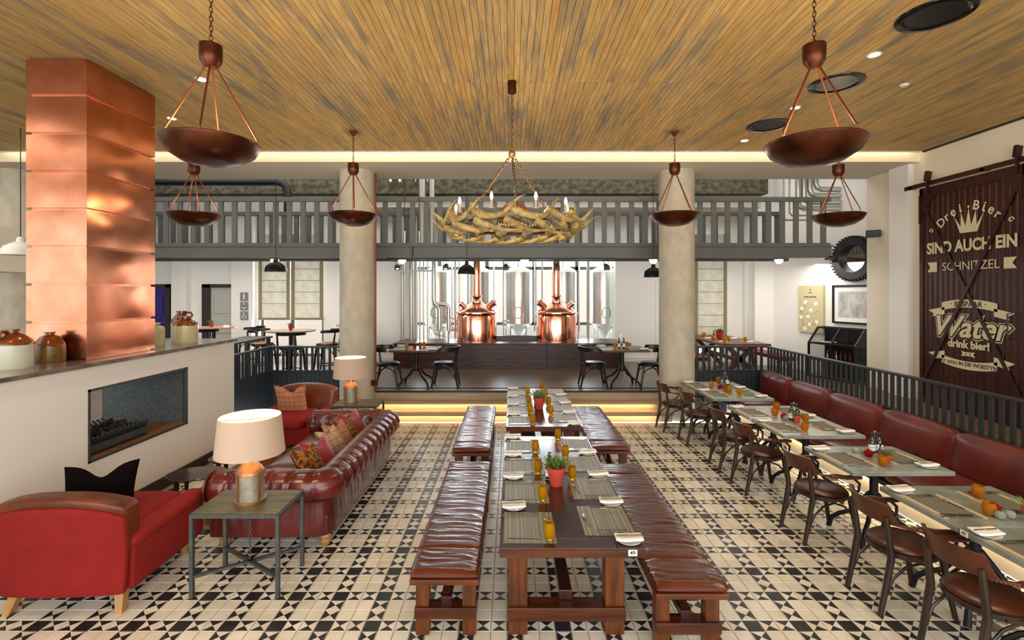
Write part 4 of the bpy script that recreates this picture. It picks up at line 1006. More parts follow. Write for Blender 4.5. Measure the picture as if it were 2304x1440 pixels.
def make_chair(label, group=None, mw='chair_wood', ml='leather_chair', arms=True, H=.46, name='bentwood_armchair', bz=.665, bh=.15):
    t = thing(name, label, 'chair' if H < .6 else 'stool', (0, 0, 0), 0, group); dz = H - .46
    MB().lathe([(.0, .40 + dz), (.205, .40 + dz), (.228, .415 + dz), (.228, .445 + dz), (.21, .452 + dz)], 32).build('seat_frame', mw, t)
    MB().lathe([(.212, .448 + dz), (.222, .458 + dz), (.2, .476 + dz), (.12, .484 + dz), (.0001, .486 + dz)], 32).build('seat', ml, t)
    for s in (-1, 1):
        MB().tube([(-.285, s * .18, 0), (-.245, s * .18, .2 + dz * .5), (-.205, s * .18, .42 + dz), (-.218, s * .18, .55 + dz), (-.24, s * .178, .72 + dz)], [.018, .021, .024, .021, .018], 8).build('leg', mw, t)
        MB().tube([(.23, s * .2, 0), (.195, s * .185, .2 + dz * .5), (.165, s * .17, .41 + dz)], [.017, .021, .024], 8).build('leg', mw, t)
        MB().tube([(-.262 + .0, s * .18, .10 + dz), (-.19, s * .178, .27 + dz), (-.10, s * .175, .35 + dz), (0, s * .18, .385 + dz), (.1, s * .178, .35 + dz), (.175, s * .18, .27 + dz), (.205, s * .19, .14 + dz)], .010, 7).build('side_brace', mw, t)
        if arms:
            MB().tube([(.12, s * .275, .645 + dz), (.17, s * .278, .60 + dz), (.165, s * .272, .53 + dz), (.10, s * .262, .47 + dz), (.02, s * .25, .44 + dz), (-.05, s * .225, .425 + dz), (-.11, s * .20, .42 + dz)], .012, 8).build('arm_support', mw, t)
            MB().rbox((.045, s * .272, .657 + dz), (.29, .055, .032), .015, 6, fn=lambda a, b, c, s=s: (a, b - s * .05 * max(0, -a / .145 - .2) ** 2 * .3, c + (.012 if a < -.05 else 0))).build('arm_rest', ml, t)
    def band(u, v):
        a = (u - .5) * 2; th = a * R(98); k = v * 4; r1 = .27
        x = -.0 - r1 * cos(th) * 1.02; y = r1 * sin(th) * 1.02
        e = min(1, max(0, (abs(a) - .47) / .05)); top = (bz + bh + dz) - .012 * a * a; 
        zt = top - (top - (.678 + dz)) * (e if arms else 0); zb = bz + dz - .02 * (max(0, abs(a) - .5) * 2 if arms else 0)
        o = .012; P = ((o, zb), (o, zt), (-o, zt), (-o, zb)); q = P[int(round(k)) % 4]
        lean = -.05 * (q[1] - bz - dz) / .15
        return (x * (1 + q[0] / r1) + lean, y * (1 + q[0] / r1), q[1])
    bk = MB().grid(band, 60, 4, smooth=True).build('backrest', ml if arms else mw, t, .003)
    if arms:
        nb = MB()
        for i in range(46):
            a = (i / 45 - .5) * 2; th = a * R(88); r1 = .287
            nb.sph((-r1 * cos(th), r1 * sin(th), bz + .012 - (0 if abs(a) < .5 else .012)), .0048, 2)
        for s in (-1, 1):
            for i in range(11): nb.sph((-.08 + i * .025, s * .3, .648), .0048, 2)
        nb.build('nailheads', 'brass_nail', bk)['kind'] = 'stuff'
    if H > .6:
        MB().tube([(.19 * cos(a), .19 * sin(a), .3) for a in [2 * pi * i / 20 for i in range(20)]], .012, 6, closed=True).build('foot_ring', mw, t)
    return t
CH = [(3.00, 3.06, 4, 'nearest'), (2.97, 3.70, -2, 'second'), (3.0, 4.71, 3, 'third'), (2.99, 5.80, 2, 'fourth'), (2.99, 6.47, -3, 'fifth'), (2.97, 7.62, 2, 'sixth'), (2.83, 8.33, 3, 'farthest')]
c0 = None
for x, y, a, nm in CH:
    lab = 'brown leather bentwood armchair with brass nailheads at the grey tables, %s from the front' % nm
    if c0 is None: c0 = make_chair(lab, 'armchairs along the grey tables'); c0.location = (x, y, 0); c0.rotation_euler = (0, 0, R(a))
    else: dup(c0, (x, y, 0), R(a), lab)

# ---- platform tables with black chairs
k0 = None
for (cx, cy, side) in ((-1.88, 9.70, 'left'), (2.22, 9.70, 'right')):
    t = thing('pedestal_table', 'wooden square table on a black pedestal at the %s of the platform' % side, 'table', (cx, cy, .48))
    MB().box(-.455, .455, -.41, .41, .715, .75).build('tabletop', 'tabletop_round' if 0 else 'oak_red_x', t, .004); pedestal(t, .715, 'black_metal', .27, .3, .042)
    for s, nm in ((-1, 'left'), (1, 'right')):
        lab = 'black bentwood chair on the %s of the %s platform table' % (nm, side); loc = (cx + s * .56, cy + .02, .48); rz = 0 if s < 0 else pi
        if k0 is None: k0 = make_chair(lab, 'black chairs on the platform', 'black_wood', 'leather_black', False, name='bentwood_chair', bz=.70, bh=.10); k0.location = loc; k0.rotation_euler = (0, 0, rz)
        else: dup(k0, loc, rz, lab)
# ---- bar stools and high round tables in the back left hall
for x, y, r, lab in ((-4.72, 10.45, .50, 'high round pale table with a small potted plant before the blinds'), (-6.95, 11.4, .48, 'high round pale table with a plant in front of the grey door'), (-3.95, 12.25, .45, 'high round table half hidden by the left column')):
    t = thing('high_table', lab, 'table', (x, y, .48)); MB().lathe([(0, 1.02), (r - .02, 1.02), (r, 1.03), (r, 1.05), (0, 1.052)], 40).build('tabletop', 'tabletop_round', t)
    MB().lathe([(.24, 0), (.24, .02), (.04, .05), (.04, 1.02)], 24).build('pedestal', 'black_metal', t)
s0 = None
for x, y, a, lab in ((-4.45, 9.88, 90, 'dark bar stool seen from behind, in front of the high table by the blinds'), (-3.98, 10.55, 180, 'dark bar stool on the right of the high table by the blinds'), (-5.4, 10.6, 0, 'dark bar stool on the left of the high table by the blinds'),
                      (-6.72, 10.75, 90, 'dark bar stool seen from behind at the high table by the grey door'), (-6.1, 11.45, 180, 'dark bar stool on the right of the high table by the grey door')):
    if s0 is None: s0 = make_chair(lab, 'bar stools in the back hall', 'black_wood', 'stool_wood', False, .76, 'bar_stool', .70, .07); s0.location = (x, y, .48); s0.rotation_euler = (0, 0, R(a))
    else: dup(s0, (x, y, .48), R(a), lab)
t = thing('bar_ledge', 'grey bar ledge on posts behind the left slatted guard', 'counter', (0, 0, 0)); boxo('ledge', -5.42, -4.86, 7.45, 9.95, 1.415, 1.45, 'iron', t, .004)
for x in (-5.36, -4.92):
    for y in (7.55, 8.7, 9.88): boxo('post', x - .03, x + .03, y - .03, y + .03, .48, 1.415, 'rail_black', t)
# ---- high communal table and benches behind the right guard
t = thing('communal_table', 'dark wood communal table behind the right slatted guard', 'table', (5.05, 11.6, .48)); MB().box(-.5, .55, -1.15, 1.15, .70, .75).build('tabletop', 'bench_wood', t, .004)
for y in (-.9, .9):
    MB().bar((-.38, y, 0), (.3, y, .7), .09, .07, up=(0, 1, 0)).build('leg', 'oak_red', t); MB().bar((.38, y, 0), (-.3, y, .7), .09, .07, up=(0, 1, 0)).build('leg', 'oak_red', t)
MB().box(-.03, .03, -.9, .9, .32, .4).build('stretcher', 'oak_red_x', t)
for x, lab in ((4.15, 'red padded bench on the left of the communal table'), (6.0, 'red padded bench on the right of the communal table')):
    t = thing('padded_bench', lab, 'bench', (x, 11.5, .48)); MB().rbox((0, 0, .44), (.36, 2.0, .06), .025, 8).build('seat', 'sat_red_cushion', t); MB().box(-.17, .17, -1, 1, .38, .41).build('seat_board', 'bench_wood', t)
    for y in (-.8, .8):
        for s in (-1, 1): MB().bar((s * .15, y, 0), (s * .08, y, .38), .05, .05, up=(0, 1, 0)).build('leg', 'oak_red', t)

# ================================================================== TABLEWARE
def strip_mesh(name, outline, th, m):   # flat metal shape along +x, slightly domed in side view
    return MB().prism(outline, 0, th).mesh(name, m)
fork = MB().prism([(-.1, -.006), (-.03, -.0035), (.04, -.003), (.055, -.011), (.06, -.012), (.06, .012), (.055, .011), (.04, .003), (-.03, .0035), (-.1, .006), (-.104, 0)], .003, .0055)
for q in (-.0098, -.0035, .0035, .0098): fork.box(.06, .102, q - .0018, q + .0018, .004, .006)
FORK = fork.mesh('fork', 'cutlery')
KNIFE = MB().prism([(-.11, -.007), (-.01, -.006), (.0, -.008), (.1, -.008), (.118, -.002), (.118, .003), (0, .004), (-.01, .006), (-.11, .007), (-.115, 0)], 0, .005).mesh('knife', 'cutlery')
BKNIFE = MB().prism([(-.085, -.006), (-.005, -.004), (.005, -.008), (.07, -.008), (.082, 0), (.07, .004), (0, .004), (-.085, .006)], 0, .004).mesh('butter_knife', 'cutlery')
sp = MB().prism([(-.085, -.005), (.04, -.003), (.04, .003), (-.085, .005)], .002, .005); sp2 = MB().sph((0, 0, 0), 1, 6); sp.add([(.065 + a * .028, b * .018, .006 + c * .004) for a, b, c in sp2.v], sp2.f, 0, True); SPOON = sp.mesh('spoon', 'cutlery')
PLATE = MB().lathe([(.0001, .004), (.045, .004), (.05, .006), (.078, .014), (.08, .0155), (.078, .012), (.048, .0), (.0001, 0)], 32).mesh('side_plate', 'china')
nk = MB().rbox((0, 0, .010), (.175, .095, .016), .006, 8, fn=lambda a, b, c: (a, b + .006 * sin(a * 30), c + .006 * (a / .09) ** 2 + .003 * sin(b * 60))); NAPKIN = nk.mesh('napkin', 'napkin')
MATL = MB().box(-.17, .17, -.215, .215, 0, .003).mesh('placemat', 'mat_stripe')
mg = MB().box(-.12, .12, -.2, .2, 0, .003); MATG = mg.mesh('placemat', 'mat_grey'); BAND = MB().box(-.017, .017, -.2, .2, 0, .0035).mesh('band', 'mat_beige')
GP = [(.0001, .006), (.02, .006), (.026, .012), (.037, .04), (.038, .06), (.033, .09), (.028, .112), (.0265, .112), (.0315, .09), (.036, .06), (.035, .042), (.024, .018), (.0001, .014)]
GLASS = MB().lathe([(.0001, 0), (.022, 0), (.024, .004), (.022, .008)] + GP[2:], 24).mesh('tumbler', 'amber'); GLASSR = MB().lathe([(.0001, 0), (.026, 0), (.036, .02), (.042, .045), (.041, .065), (.034, .09), (.0325, .09), (.0395, .065), (.04, .046), (.034, .022), (.0001, .012)], 24).mesh('tumbler', 'amber_red')
def put(name, me, label, cat, loc, rz, group=None, scale=None):
    o = link(name, me); o.location = loc; o.rotation_euler = (0, 0, rz); tag(o, label, cat, group)
    if scale: o.scale = scale
    return o
def setting(place, cx, cy, f, z, kind):
    r0 = 0 if f > 0 else pi
    def at(lx, ly, dz, a): return (cx + f * lx, cy + f * ly, z + dz), r0 + R(a + RND.uniform(-4, 4))
    if kind == 'long':
        put('placemat', MATL, 'brown striped placemat, %s' % place, 'placemat', (cx, cy, z + .0005), r0, 'striped placemats'); fy, ky, px, py, sx_ = .17, -.175, -.10, .29, .13
    else:
        t = thing('placemat', 'grey placemat with beige bands, %s' % place, 'placemat', (cx, cy, z + .0005), r0, 'grey placemats'); link('cloth', MATG, t)
        for q in (-.137, .137): b = link('band', BAND, t); b.location = (q, 0, 0)
        fy, ky, px, py, sx_ = .165, -.165, -.09, .27, .10
    h = .0045
    for nm, me, lab, cat, lx, ly, dz, a in (('fork', FORK, 'outer table fork', 'fork', -.03, fy + .018, h, 0), ('fork', FORK, 'inner table fork', 'fork', -.02, fy - .012, h, 5),
            ('knife', KNIFE, 'outer table knife', 'knife', -.05, ky - .016, h, 0), ('knife', KNIFE, 'inner table knife', 'knife', -.03, ky + .012, h, 0)):
        l, rr = at(lx, ly, dz, a); put(nm, me, '%s, %s' % (lab, place), cat, l, rr, nm + 's laid on the tables')
    l, rr = at(px, py, .001, 0); put('side_plate', PLATE, 'white side plate, %s' % place, 'plate', l, rr, 'side plates')
    l2, r2 = at(px, py, .014, 0); put('napkin', NAPKIN, 'folded white napkin on a plate, %s' % place, 'napkin', l2, rr, 'folded napkins')
    l3 = (l2[0], l2[1], z + .0365); put('butter_knife', BKNIFE, 'butter knife on the napkin, %s' % place, 'knife', l3, rr + R(6), 'butter knives')
    l, rr = at(sx_, .02, h, 100 if f > 0 else -80); put('spoon', SPOON, 'dessert spoon across the mat, %s' % place, 'spoon', l, rr, 'dessert spoons')
OR = ['first', 'second', 'third', 'last']
ZT = .757
for k, y in enumerate((3.30, 3.885, 4.455, 5.02)): setting('%s place from the front, left side, nearer long table' % OR[k], .125, y, 1, ZT, 'long')
for k, y in enumerate((3.40, 3.955, 4.51, 5.08)): setting('%s place from the front, right side, nearer long table' % OR[k], .655, y, -1, ZT, 'long')
for k, y in enumerate((6.03, 6.58, 7.13, 7.70)): setting('%s place from the front, left side, farther long table' % OR[k], .14, y, 1, ZT, 'long')
for k, y in enumerate((6.14, 6.69, 7.24, 7.78)): setting('%s place from the front, right side, farther long table' % OR[k], .67, y, -1, ZT, 'long')
for k, (x, y) in enumerate(((.25, 3.13), (.245, 3.72), (.24, 4.28), (.245, 4.84))): put('tumbler', GLASS, 'amber glass, %s on the left row of the nearer long table' % OR[k], 'glass', (x, y, ZT + .004), k, 'amber glasses')
for k, (x, y) in enumerate(((.52, 4.13), (.525, 4.68), (.51, 5.25))): put('tumbler', GLASS, 'amber glass, %s on the right row of the nearer long table' % OR[k], 'glass', (x, y, ZT + .004), k, 'amber glasses')
for k, (x, y) in enumerate(((.265, 5.86), (.255, 6.38), (.255, 6.9), (.26, 7.55))): put('tumbler', GLASS, 'amber glass, %s on the left row of the farther long table' % OR[k], 'glass', (x, y, ZT + .004), k, 'amber glasses')
for k, (x, y) in enumerate(((.52, 6.31), (.53, 6.83), (.53, 7.38), (.51, 7.95))): put('tumbler', GLASS, 'amber glass, %s on the right row of the farther long table' % OR[k], 'glass', (x, y, ZT + .004), k, 'amber glasses')
for y0, y1, nm in GT:
    m = (y0 + y1) / 2 - .03
    setting('chair side of the %s grey table' % nm, 3.205, m, 1, ZT, 'grey'); setting('banquette side of the %s grey table' % nm, 3.70, m + .06, -1, ZT, 'grey')
for x, y, lab in ((3.63, 3.78, 'back amber glass on the second grey table'), (3.42, 3.48, 'front amber glass on the second grey table'), (3.42, 4.47, 'amber glass on the third grey table'), (3.37, 5.58, 'front amber glass on the fourth grey table'), (3.62, 5.98, 'back amber glass on the fourth grey table'),
                  (3.40, 6.27, 'front amber glass on the fifth grey table'), (3.61, 6.61, 'back amber glass on the fifth grey table'), (3.50, 7.45, 'amber glass on the sixth grey table'), (3.44, 7.66, 'second amber glass on the sixth grey table'), (3.33, 8.07, 'front amber glass on the farthest grey table'), (3.62, 8.48, 'back amber glass on the farthest grey table')):
    put('tumbler', GLASSR if y < 7 else GLASS, lab, 'glass', (x, y, ZT + .001), x * 9, 'amber glasses')
for cx, side in ((-1.88, 'left'), (2.22, 'right')):
    for s, nm in ((-1, 'left'), (1, 'right')): setting('%s side of the %s platform table' % (nm, side), cx + s * .26, 9.72, -s, 1.23, 'long')
    for k, (dx, dy) in enumerate(((-.17, -.12), (.13, .12))): put('tumbler', GLASS, 'amber glass at the %s of the %s platform table' % (('front', 'back')[k], side), 'glass', (cx + dx, 9.7 + dy, 1.231), 0, 'amber glasses')

# ---- plants, bottles, jars
def plant(label, x, y, z, s=1.0, n=22, tall=1.0, m='terracotta', lm='leaf'):
    t = thing('potted_succulent', label, 'plant', (x, y, z), RND.uniform(0, 6))
    MB().lathe([(.028 * s, 0), (.042 * s, .07 * s), (.046 * s, .07 * s), (.048 * s, .088 * s), (.042 * s, .088 * s), (.04 * s, .08 * s)], 24).build('pot', m, t); MB().lathe([(.0001, .078 * s), (.041 * s, .076 * s)], 16).build('soil', 'soil', t)
    q = MB()
    for i in range(n):
        a = i * 2.4; k = i / n; e = R(78 - 55 * k); L_ = (.05 + .025 * k) * s * tall; d = Vector((cos(a) * cos(e), sin(a) * cos(e), sin(e))); sd = d.cross(Vector((0, 0, 1))).normalized(); up = sd.cross(d)
        p = Vector((cos(a) * .012 * s * k * 2, sin(a) * .012 * s * k * 2, .078 * s)); w = .0085 * s
        q.add([p - sd * w * .5, p + sd * w * .5, p + d * L_ * .5 + sd * w, p + d * L_ * .5 - sd * w, p + d * L_ * .5 + up * w * .6, p + d * L_ + up * .004], [(0, 1, 2, 4), (0, 4, 3), (1, 0, 3, 2), (4, 2, 5), (3, 4, 5), (2, 3, 5)], 0, True)
    q.build('leaves', lm, t)['kind'] = 'stuff'
    return t
plant('potted succulent in a terracotta pot at the middle of the nearer long table', .375, 4.02, ZT, 1.75, 34, 1.05)
plant('potted succulent in a terracotta pot at the middle of the farther long table', .39, 6.66, ZT, 1.75, 34, 1.35, lm='leaf_grey')
plant('spiky succulent in a terracotta pot at the right edge of the nearest grey tables', 3.60, 3.36, ZT, 1.15, 22, 1.3)
plant('small succulent in a red pot on the third grey table', 3.50, 4.53, ZT, .95); plant('small succulent in a red pot on the fourth grey table', 3.50, 5.95, ZT, 1.0); plant('small succulent in a pot on the sixth grey table', 3.46, 7.82, ZT, .9)
plant('small succulent in a red pot on the high table by the blinds', -4.70, 10.4, 1.53, 1.15, 20, 1.4, 'terracotta_red'); plant('small succulent in a red pot on the high table by the grey door', -6.98, 11.35, 1.53, 1.15, 20, 1.4, 'terracotta_red')
plant('small succulent with red jar on the left platform table', -1.82, 9.80, 1.23, .8, 18, 1.5, 'terracotta_red'); plant('succulent in a red bowl pot on the communal table', 4.98, 11.6, 1.23, 2.0, 26, 1.0, 'terracotta_red')
BOT = MB().lathe([(.0001, 0), (.027, 0), (.029, .005), (.029, .11), (.024, .125), (.011, .15), (.011, .19), (.013, .192), (.013, .205), (.0001, .206)], 20)
BM = BOT.mesh('bottle', 'bottle_dark'); LBL = MB().lathe([(.0296, .03), (.0296, .09)], 20, caps=False).mesh('label', 'card_white'); LBP = MB().lathe([(.0296, .02), (.0296, .09)], 20, caps=False).mesh('label', 'label_pink')
b0 = None
def bottle(lab, x, y, z, pink=False, s=1):
    t = thing('oil_bottle', lab, 'bottle', (x, y, z), RND.uniform(0, 6), 'oil and vinegar bottles'); t.scale = (s, s, s); link('glass', BM, t); link('label', LBP if pink else LBL, t); return t
def caddy(lab, x, y, z, rz=0, s=1):
    t = thing('cruet_caddy', lab, 'caddy', (x, y, z), rz); t.scale = (s, s, s)
    q = MB()
    for yy in (-.008, .008): q.tube([(-.016, yy, .01), (-.016, yy, .20)] + [(-.016 * cos(a), yy, .20 + .025 * sin(a)) for a in [pi * i / 8 for i in range(1, 8)]] + [(.016, yy, .20), (.016, yy, .01)], .0022, 6)
    q.build('handle', 'cutlery', t)
    q = MB()
    for zz in (.01, .07):
        for s_ in (-1, 1): q.tube([(s_ * .036 + .034 * cos(a), .034 * sin(a), zz) for a in [2 * pi * i / 16 for i in range(16)]], .0025, 5, closed=True)
    q.build('basket', 'cutlery', t)
JAR = MB().lathe([(.0001, 0), (.022, 0), (.03, .012), (.032, .03), (.026, .045), (.024, .05), (.0001, .052)], 20)
JM = JAR.mesh('condiment_jar', 'glass_clear'); JR = MB().lathe([(.0001, 0), (.026, 0), (.038, .018), (.038, .04), (.024, .058), (.008, .062), (.005, .075), (.0001, .076)], 20).mesh('sauce_pot', 'glass_red')
def cruet(nm, x, y, rz=0):
    caddy('wire cruet caddy on the %s' % nm, x, y, ZT, rz); dx, dy = .036 * cos(rz), .036 * sin(rz)
    bottle('left dark cruet bottle in the caddy on the %s' % nm, x - dx, y - dy, ZT + .003); bottle('right dark cruet bottle in the caddy on the %s' % nm, x + dx, y + dy, ZT + .003)
cruet('nearer long table', .33, 4.17, R(80)); cruet('farther long table', .36, 6.82, R(80)); cruet('third grey table', 3.60, 4.80); cruet('fourth grey table', 3.52, 6.04); cruet('farthest grey table', 3.66, 8.30)
for x, y, nm in ((3.50, 3.52, 'nearest grey tables'), (3.47, 4.72, 'third grey table'), (3.44, 6.13, 'fourth grey table'), (3.45, 8.03, 'farthest grey table')):
    put('sauce_pot', JR, 'small red sauce pot on the %s' % nm, 'condiment', (x, y, ZT + .001), 0, 'red sauce pots')
for x, y, nm in ((3.44, 3.42, 'front pepper jar on the second grey table'), (3.52, 3.43, 'second pepper jar on the second grey table'), (3.43, 4.84, 'front salt jar on the third grey table'), (3.49, 4.80, 'second salt jar on the third grey table'), (3.42, 6.05, 'pale jar on the fourth grey table')):
    put('condiment_jar', JM, 'small %s' % nm, 'condiment', (x, y, ZT + .001), 0, 'glass condiment jars')
bottle('pink labelled bottle on the farthest grey table', 3.53, 8.06, ZT, True, .9); bottle('pink labelled bottle in front of the caddy on the third grey table', 3.54, 4.66, ZT, True, .7)
put('sauce_pot', JR, 'red sauce pot on the left platform table', 'condiment', (-1.9, 9.62, 1.231), 0, 'red sauce pots')
bottle('left green bottle on the right platform table', 2.16, 9.7, 1.23); bottle('right green bottle on the right platform table', 2.26, 9.72, 1.23, s=1.0); caddy('cruet caddy on the right platform table', 2.21, 9.71, 1.23, 0, 1.2)
for k, (x, y) in enumerate(((4.72, 10.75), (4.95, 11.05), (4.7, 11.9), (4.85, 12.2), (5.25, 10.9), (4.72, 11.35))): put('tumbler', GLASS, 'amber glass, number %s along the communal table' % ('one two three four five six'.split()[k]), 'glass', (x, y, 1.231), 0, 'amber glasses on the communal table')
bottle('dark bottle beside the red plant pot on the communal table', 4.8, 11.5, 1.23)
for k, (x, y) in enumerate(((4.75, 10.9), (4.75, 11.7), (5.35, 10.9), (5.35, 11.7))):
    put('placemat', MATL, 'placemat at the %s of the communal table' % ('front left', 'back left', 'front right', 'back right')[k], 'placemat', (x, y, 1.2305), 0); put('napkin', NAPKIN, 'napkin at the %s of the communal table' % ('front left', 'back left', 'front right', 'back right')[k], 'napkin', (x, y, 1.234), 0)
put('card_holder', MB().box(-.06, .06, -.02, .02, 0, .05).mesh('card_holder', 'card_white'), 'small white card holder on the high table by the grey door', 'card', (-6.6, 11.3, 1.532), 0)

# ================================================================== HANGING LIGHTS
CZ = 4.757
def bowl(label, x, y, p, tilt=0):
    t = thing('bowl_pendant', label, 'pendant lamp', (x, y, 0), tilt)
    MB().lathe([(.06, CZ), (.06, CZ - .02), (.02, CZ - .07), (.0001, CZ - .075)], 20).build('ceiling_rose', 'rod_copper', t)
    chain((0, 0, CZ - .07), (0, 0, 4.275), .05, .0035, .012).build('chain', 'chain_copper', t)
    MB().lathe([(.02, 4.10), (.05, 4.105), (.078, 4.15), (.082, 4.2), (.082, 4.275), (.07, 4.275), (.0001, 4.27)], 28).build('cup', 'bronze', t)
    for k in range(4):
        a = R(20 + 90 * k); MB().tube([(.03 * cos(a), .03 * sin(a), 4.12), (.325 * cos(a), .325 * sin(a), 3.56)], .0075, 7).build('rod', 'rod_copper', t)
        MB().tube([(.325 * cos(a) + .012 * cos(b) * cos(a), .325 * sin(a) + .012 * cos(b) * sin(a), 3.537 + .024 * sin(b)) for b in [2 * pi * i / 10 for i in range(10)]], .003, 5, closed=True).build('ring', 'rod_copper', t)
    MB().lathe([(.352, 3.515), (.345, 3.522), (.335, 3.50), (.30, 3.45), (.2, 3.385), (.1, 3.355), (.0001, 3.35), (.0001, 3.338), (.1, 3.342), (.21, 3.37), (.31, 3.435), (.348, 3.50), (.352, 3.515)], 56).build('bowl', 'bronze', t)
    point('bowl_light', (x, y, 3.52), p, (1, .79, .52), .12)
for lab, x, y, p in (('large copper bowl pendant hanging nearest, by the copper chimney', -2.34, 3.8, 62), ('large copper bowl pendant hanging nearest, over the grey tables', 2.37, 3.8, 62), ('small looking bowl pendant beneath the near left bowl', -4.75, 7.3, 26),
                     ('bowl pendant in front of the left concrete column', -2.36, 7.3, 36), ('bowl pendant in front of the right concrete column', 2.46, 7.3, 36), ('bowl pendant far right beneath the near right bowl, by the pipes', 4.97, 7.38, 26)): bowl(lab, x, y, p)
# ---- antler chandelier
ah = thing('horn_chandelier', 'round chandelier of twisted antelope horns with candle bulbs', 'chandelier', (.015, 5.57, 0))
MB().lathe([(.05, CZ), (.05, CZ - .13), (.02, CZ - .145), (.0001, CZ - .146)], 24).build('ceiling_rose', 'bronze', ah)
chain((0, 0, CZ - .14), (0, 0, 3.97), .05, .004, .012).build('chain', 'chain', ah); MB().sph((0, 0, 3.93), .042, 8).build('hub', 'brass_nail', ah)
for k in range(3):
    a = R(35 + 120 * k); chain((.03 * cos(a), .03 * sin(a), 3.90), (.62 * cos(a), .62 * sin(a), 3.20), .045, .0045, .014).build('chain', 'chain', ah)
MB().tube([(.66 * cos(a), .66 * sin(a), 3.1) for a in [2 * pi * i / 48 for i in range(48)]], .012, 6, closed=True).build('ring', 'bronze', ah)
def horn(th0, span, r0, zf, rf, ridge=.10):
    """one tapering horn along the ring; zf(t), rf(t) give height and distance from the ring's axis"""
    n = 40; P = []; rr = []
    for i in range(n + 1):
        t = i / n; th = th0 + span * t; P.append((rf(t) * cos(th), rf(t) * sin(th), zf(t)))
        rr.append(max(.003, r0 * (1 - t) ** .65) * (1 + (ridge * (i % 2) if t < .7 else 0)))
    return MB().tube(P, rr, 10)
NU = 11
for k in range(NU):   # upper row: crescents that dip and end in raised tips
    horn(2 * pi * k / NU + .1, .80, .045, lambda t: 3.20 - .095 * sin(pi * min(1, t * 1.15)) + .13 * max(0, t - .6) / .4, lambda t: .70 + .07 * sin(pi * t) + .06 * max(0, t - .7), .04).build('horn', 'horn', ah)
for k in range(12):   # dark ridged bases crossing behind them
    horn(2 * pi * k / 12 + .3, -.72, .05, lambda t: 3.06 + .12 * t + .03 * sin(t * 6), lambda t: .70 - .04 * cos(t * 5), .16).build('dark_horn', 'horn_dark', ah)
for k in range(15):   # lower row: rope-like diagonals
    horn(2 * pi * k / 15, .66, .042, lambda t: 3.075 - .10 * sin(pi * .5 * min(1, t * 1.3)), lambda t: .69 + .055 * cos(t * 5.5), .09).build('horn', 'horn', ah)
for s, z in ((0, 3.16), (.03, 3.08)):
    MB().tube([(-.66, 0, z - .02), (-.78, -.1, z - .02), (-.90, -.18, z + .10 - s)], [.035, .028, .005], 8).build('horn_tip', 'horn', ah); MB().tube([(.66, 0, z - .02), (.80, -.12, z - .0), (.9, -.2, z + .12 - s)], [.035, .025, .005], 8).build('horn_tip', 'horn', ah)
for k in range(9):
    a = 2 * pi * k / 9 + .2; c = (.66 * cos(a), .66 * sin(a), 0); q = thing
    MB().lathe([(.03, 3.20), (.032, 3.21), (.014, 3.215), (.014, 3.29)], 14, c).build('candle', 'shade', ah); MB().lathe([(.008, 3.29), (.016, 3.31), (.017, 3.33), (.008, 3.365), (.0001, 3.375)], 14, c).build('bulb', 'bulb', ah)
dsk = MB().lathe([(.17, 0), (.17, .012)], 40).build('plaque', 'bronze', ah, loc=(.03, .02, 3.22), rot=(R(90), 0, 0)); MB().box(-.28, .38, 0, .012, 3.07, 3.17).build('plaque', 'bronze', ah)
MB().box(.01, .05, -.006, 0, 3.25, 3.3).box(.02, .04, -.006, 0, 3.3, 3.34).build('emblem', 'rod_copper', ah); MB().tube([(-.2 + .5 * i / 80, -.008, 3.12 + .022 * sin(i * 1.15) * (1 + .5 * sin(i * .31))) for i in range(81)], .004, 5).build('scrollwork', 'paint_cream', ah)
point('chandelier_light', (.015, 5.57, 3.42), 40, (1, .82, .58), .3)
# ---- dome pendants over the hall, enamel pendant, globes, track spots
def dome(label, x, y, z, m, top, r=.225):
    t = thing('dome_pendant', label, 'pendant lamp', (x, y, z)); MB().tube([(0, 0, .26), (0, 0, top - z)], .006, 6).build('cable', 'black_metal', t)
    MB().lathe([(r, 0), (r * .97, .05), (r * .8, .125), (r * .45, .18), (r * .22, .2), (r * .2, .25), (.02, .27), (.0001, .27)], 36).build('shade', m, t)
    MB().sph((0, 0, .06), .05, 8).build('bulb', 'bulb', t); MB().lathe([(r * .95, .003), (r * .75, .11), (r * .3, .17)], 32, caps=False).build('reflector', 'copper_old' if m == 'black_metal' else 'white_enamel', t)
dome('black dome pendant left, in front of the tall blinds', -4.76, 9.86, 2.755, 'black_metal', 6.3); dome('black dome pendant in the middle, beside the left kettle flue', -.89, 9.86, 2.71, 'black_metal', 6.3, .185); dome('black dome pendant partly behind the right concrete column', 2.9, 9.9, 2.65, 'black_metal', 6.3, .21)
dome('white enamel pendant at the far left, behind the chimney', -7.2, 7.15, 2.89, 'white_enamel', CZ, .23)
for k, (x, lab) in enumerate(((-4.93, 'leftmost'), (-2.27, 'second'), (.29, 'middle'), (2.98, 'fourth'), (5.6, 'rightmost'))):
    t = thing('globe_light', 'round white globe light under the walkway, %s from the left' % lab if k else 'leftmost round white globe light under the walkway', 'light', (x, 10.17, 3.06)); MB().sph((0, 0, -.045), .085, 10).build('globe', 'globe', t)
    MB().lathe([(.1, -.03), (.1, 0)], 20).build('base', 'mezz_dark', t); MB().tube([(.09 * cos(a), 0, -.045 + .09 * sin(a)) for a in [-pi * i / 12 for i in range(13)]], .006, 5).build('guard', 'mezz_dark', t)
t = thing('light_track', 'black lighting track under the walkway', 'track', (0, 10.1, 3.02)); MB().box(-2.57, 2.2, -.03, .03, 0, .045).build('track', 'black_metal', t)
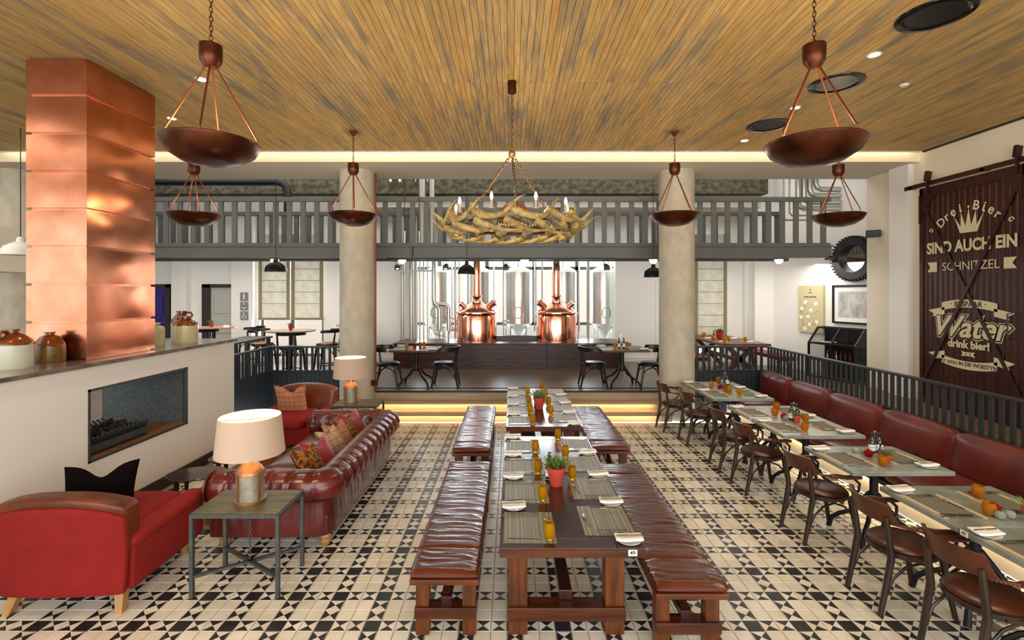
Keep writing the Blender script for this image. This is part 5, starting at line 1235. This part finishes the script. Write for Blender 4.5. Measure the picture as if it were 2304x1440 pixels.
for k, x in enumerate((-2.33, -1.34, -.1, .95, 1.98)):
    t = thing('track_spot', 'small stage spotlight on the black track, %s from the left' % ('first second third fourth fifth'.split()[k]), 'spotlight', (x, 10.1, 2.86)); MB().tube([(-.045, 0, .04), (-.05, 0, .12), (0, 0, .16), (.05, 0, .12), (.045, 0, .04)], .006, 5).build('yoke', 'black_metal', t)
    MB().tube([(0, .06, .06), (0, -.02, .03), (0, -.07, -.01)], [.03, .045, .05], 12).build('body', 'iron', t); MB().box(-.06, .06, -.085, -.075, -.06, .04).build('barn_flap', 'black_metal', t)
    MB().lathe([(.04, 0), (.04, .004)], 14).build('lens', 'globe' if k in (1, 0) else 'steel', t, loc=(0, -.074, -.012), rot=(R(65), 0, 0))
# ---- things set in the ceiling
for k, (x, y) in enumerate(((3.68, 4.22), (3.75, 5.61), (3.71, 7.02))):
    t = thing('ceiling_speaker', 'round black ceiling speaker, %s from the front' % ('first', 'second', 'third')[k], 'speaker', (x, y, CZ)); MB().lathe([(.285, .0), (.28, -.012), (.24, -.018), (.215, -.004), (.205, -.004)], 48, caps=False).build('rim', 'disc_ring', t); MB().lathe([(.0001, -.006), (.21, -.006), (.21, -.002)], 48).build('grille', 'dark_disc', t)
DL = [(3.69, 4.94), (3.72, 6.36), (3.72, 7.74), (-3.5, 5.51), (-4.7, 6.75), (3.6, 2.9), (-3.4, 2.8)]
for k, (x, y) in enumerate(DL):
    t = thing('downlight', 'small round recessed downlight, %s' % ('first of the right row', 'second of the right row', 'third of the right row', 'left near the chimney', 'left behind the chimney', 'right beyond the near speaker', 'left ahead of the chimney')[k], 'light', (x, y, CZ))
    MB().lathe([(.068, 0), (.066, -.006), (.05, -.004)], 28, caps=False).build('rim', 'white_enamel', t); MB().lathe([(.0001, -.003), (.05, -.003)], 24).build('lamp', 'down', t)
    spot('downlight_beam', (x, y, CZ - .03), 90, (1, .82, .58), 95, .9, .04)
t = tag(MB().lathe([(.0001, -.02), (.035, -.02), (.05, 0)], 20).build('smoke_detector', 'white_enamel', loc=(4.57, 5.65, CZ)), 'small white smoke detector on the timber ceiling', 'detector')
for k in range(2):
    t = thing('cable', '%s hanging chain hoist cable in front of the walkway rail, right of the left column' % ('left', 'right')[k], 'cable', (-2.18 + .3 * k, 10.0, 0)); MB().tube([(0, 0, 6.2), (0, 0, 3.6)], .01, 6).build('line', 'chain', t); MB().tube([(0, 0, 3.6), (0, 0, 3.36)], [.03, .022], 8).build('hook', 'steel_mid', t)
# lettering becomes plain mesh
bpy.context.view_layer.update(); DG = bpy.context.evaluated_depsgraph_get()
for o in [o for o in C.objects if o.type == 'FONT']:
    me = bpy.data.meshes.new_from_object(o.evaluated_get(DG)); n = link(o.name.split('.')[0], me, o.parent); n.location = o.location; n.rotation_euler = o.rotation_euler; n.scale = o.scale
    bpy.data.objects.remove(o)
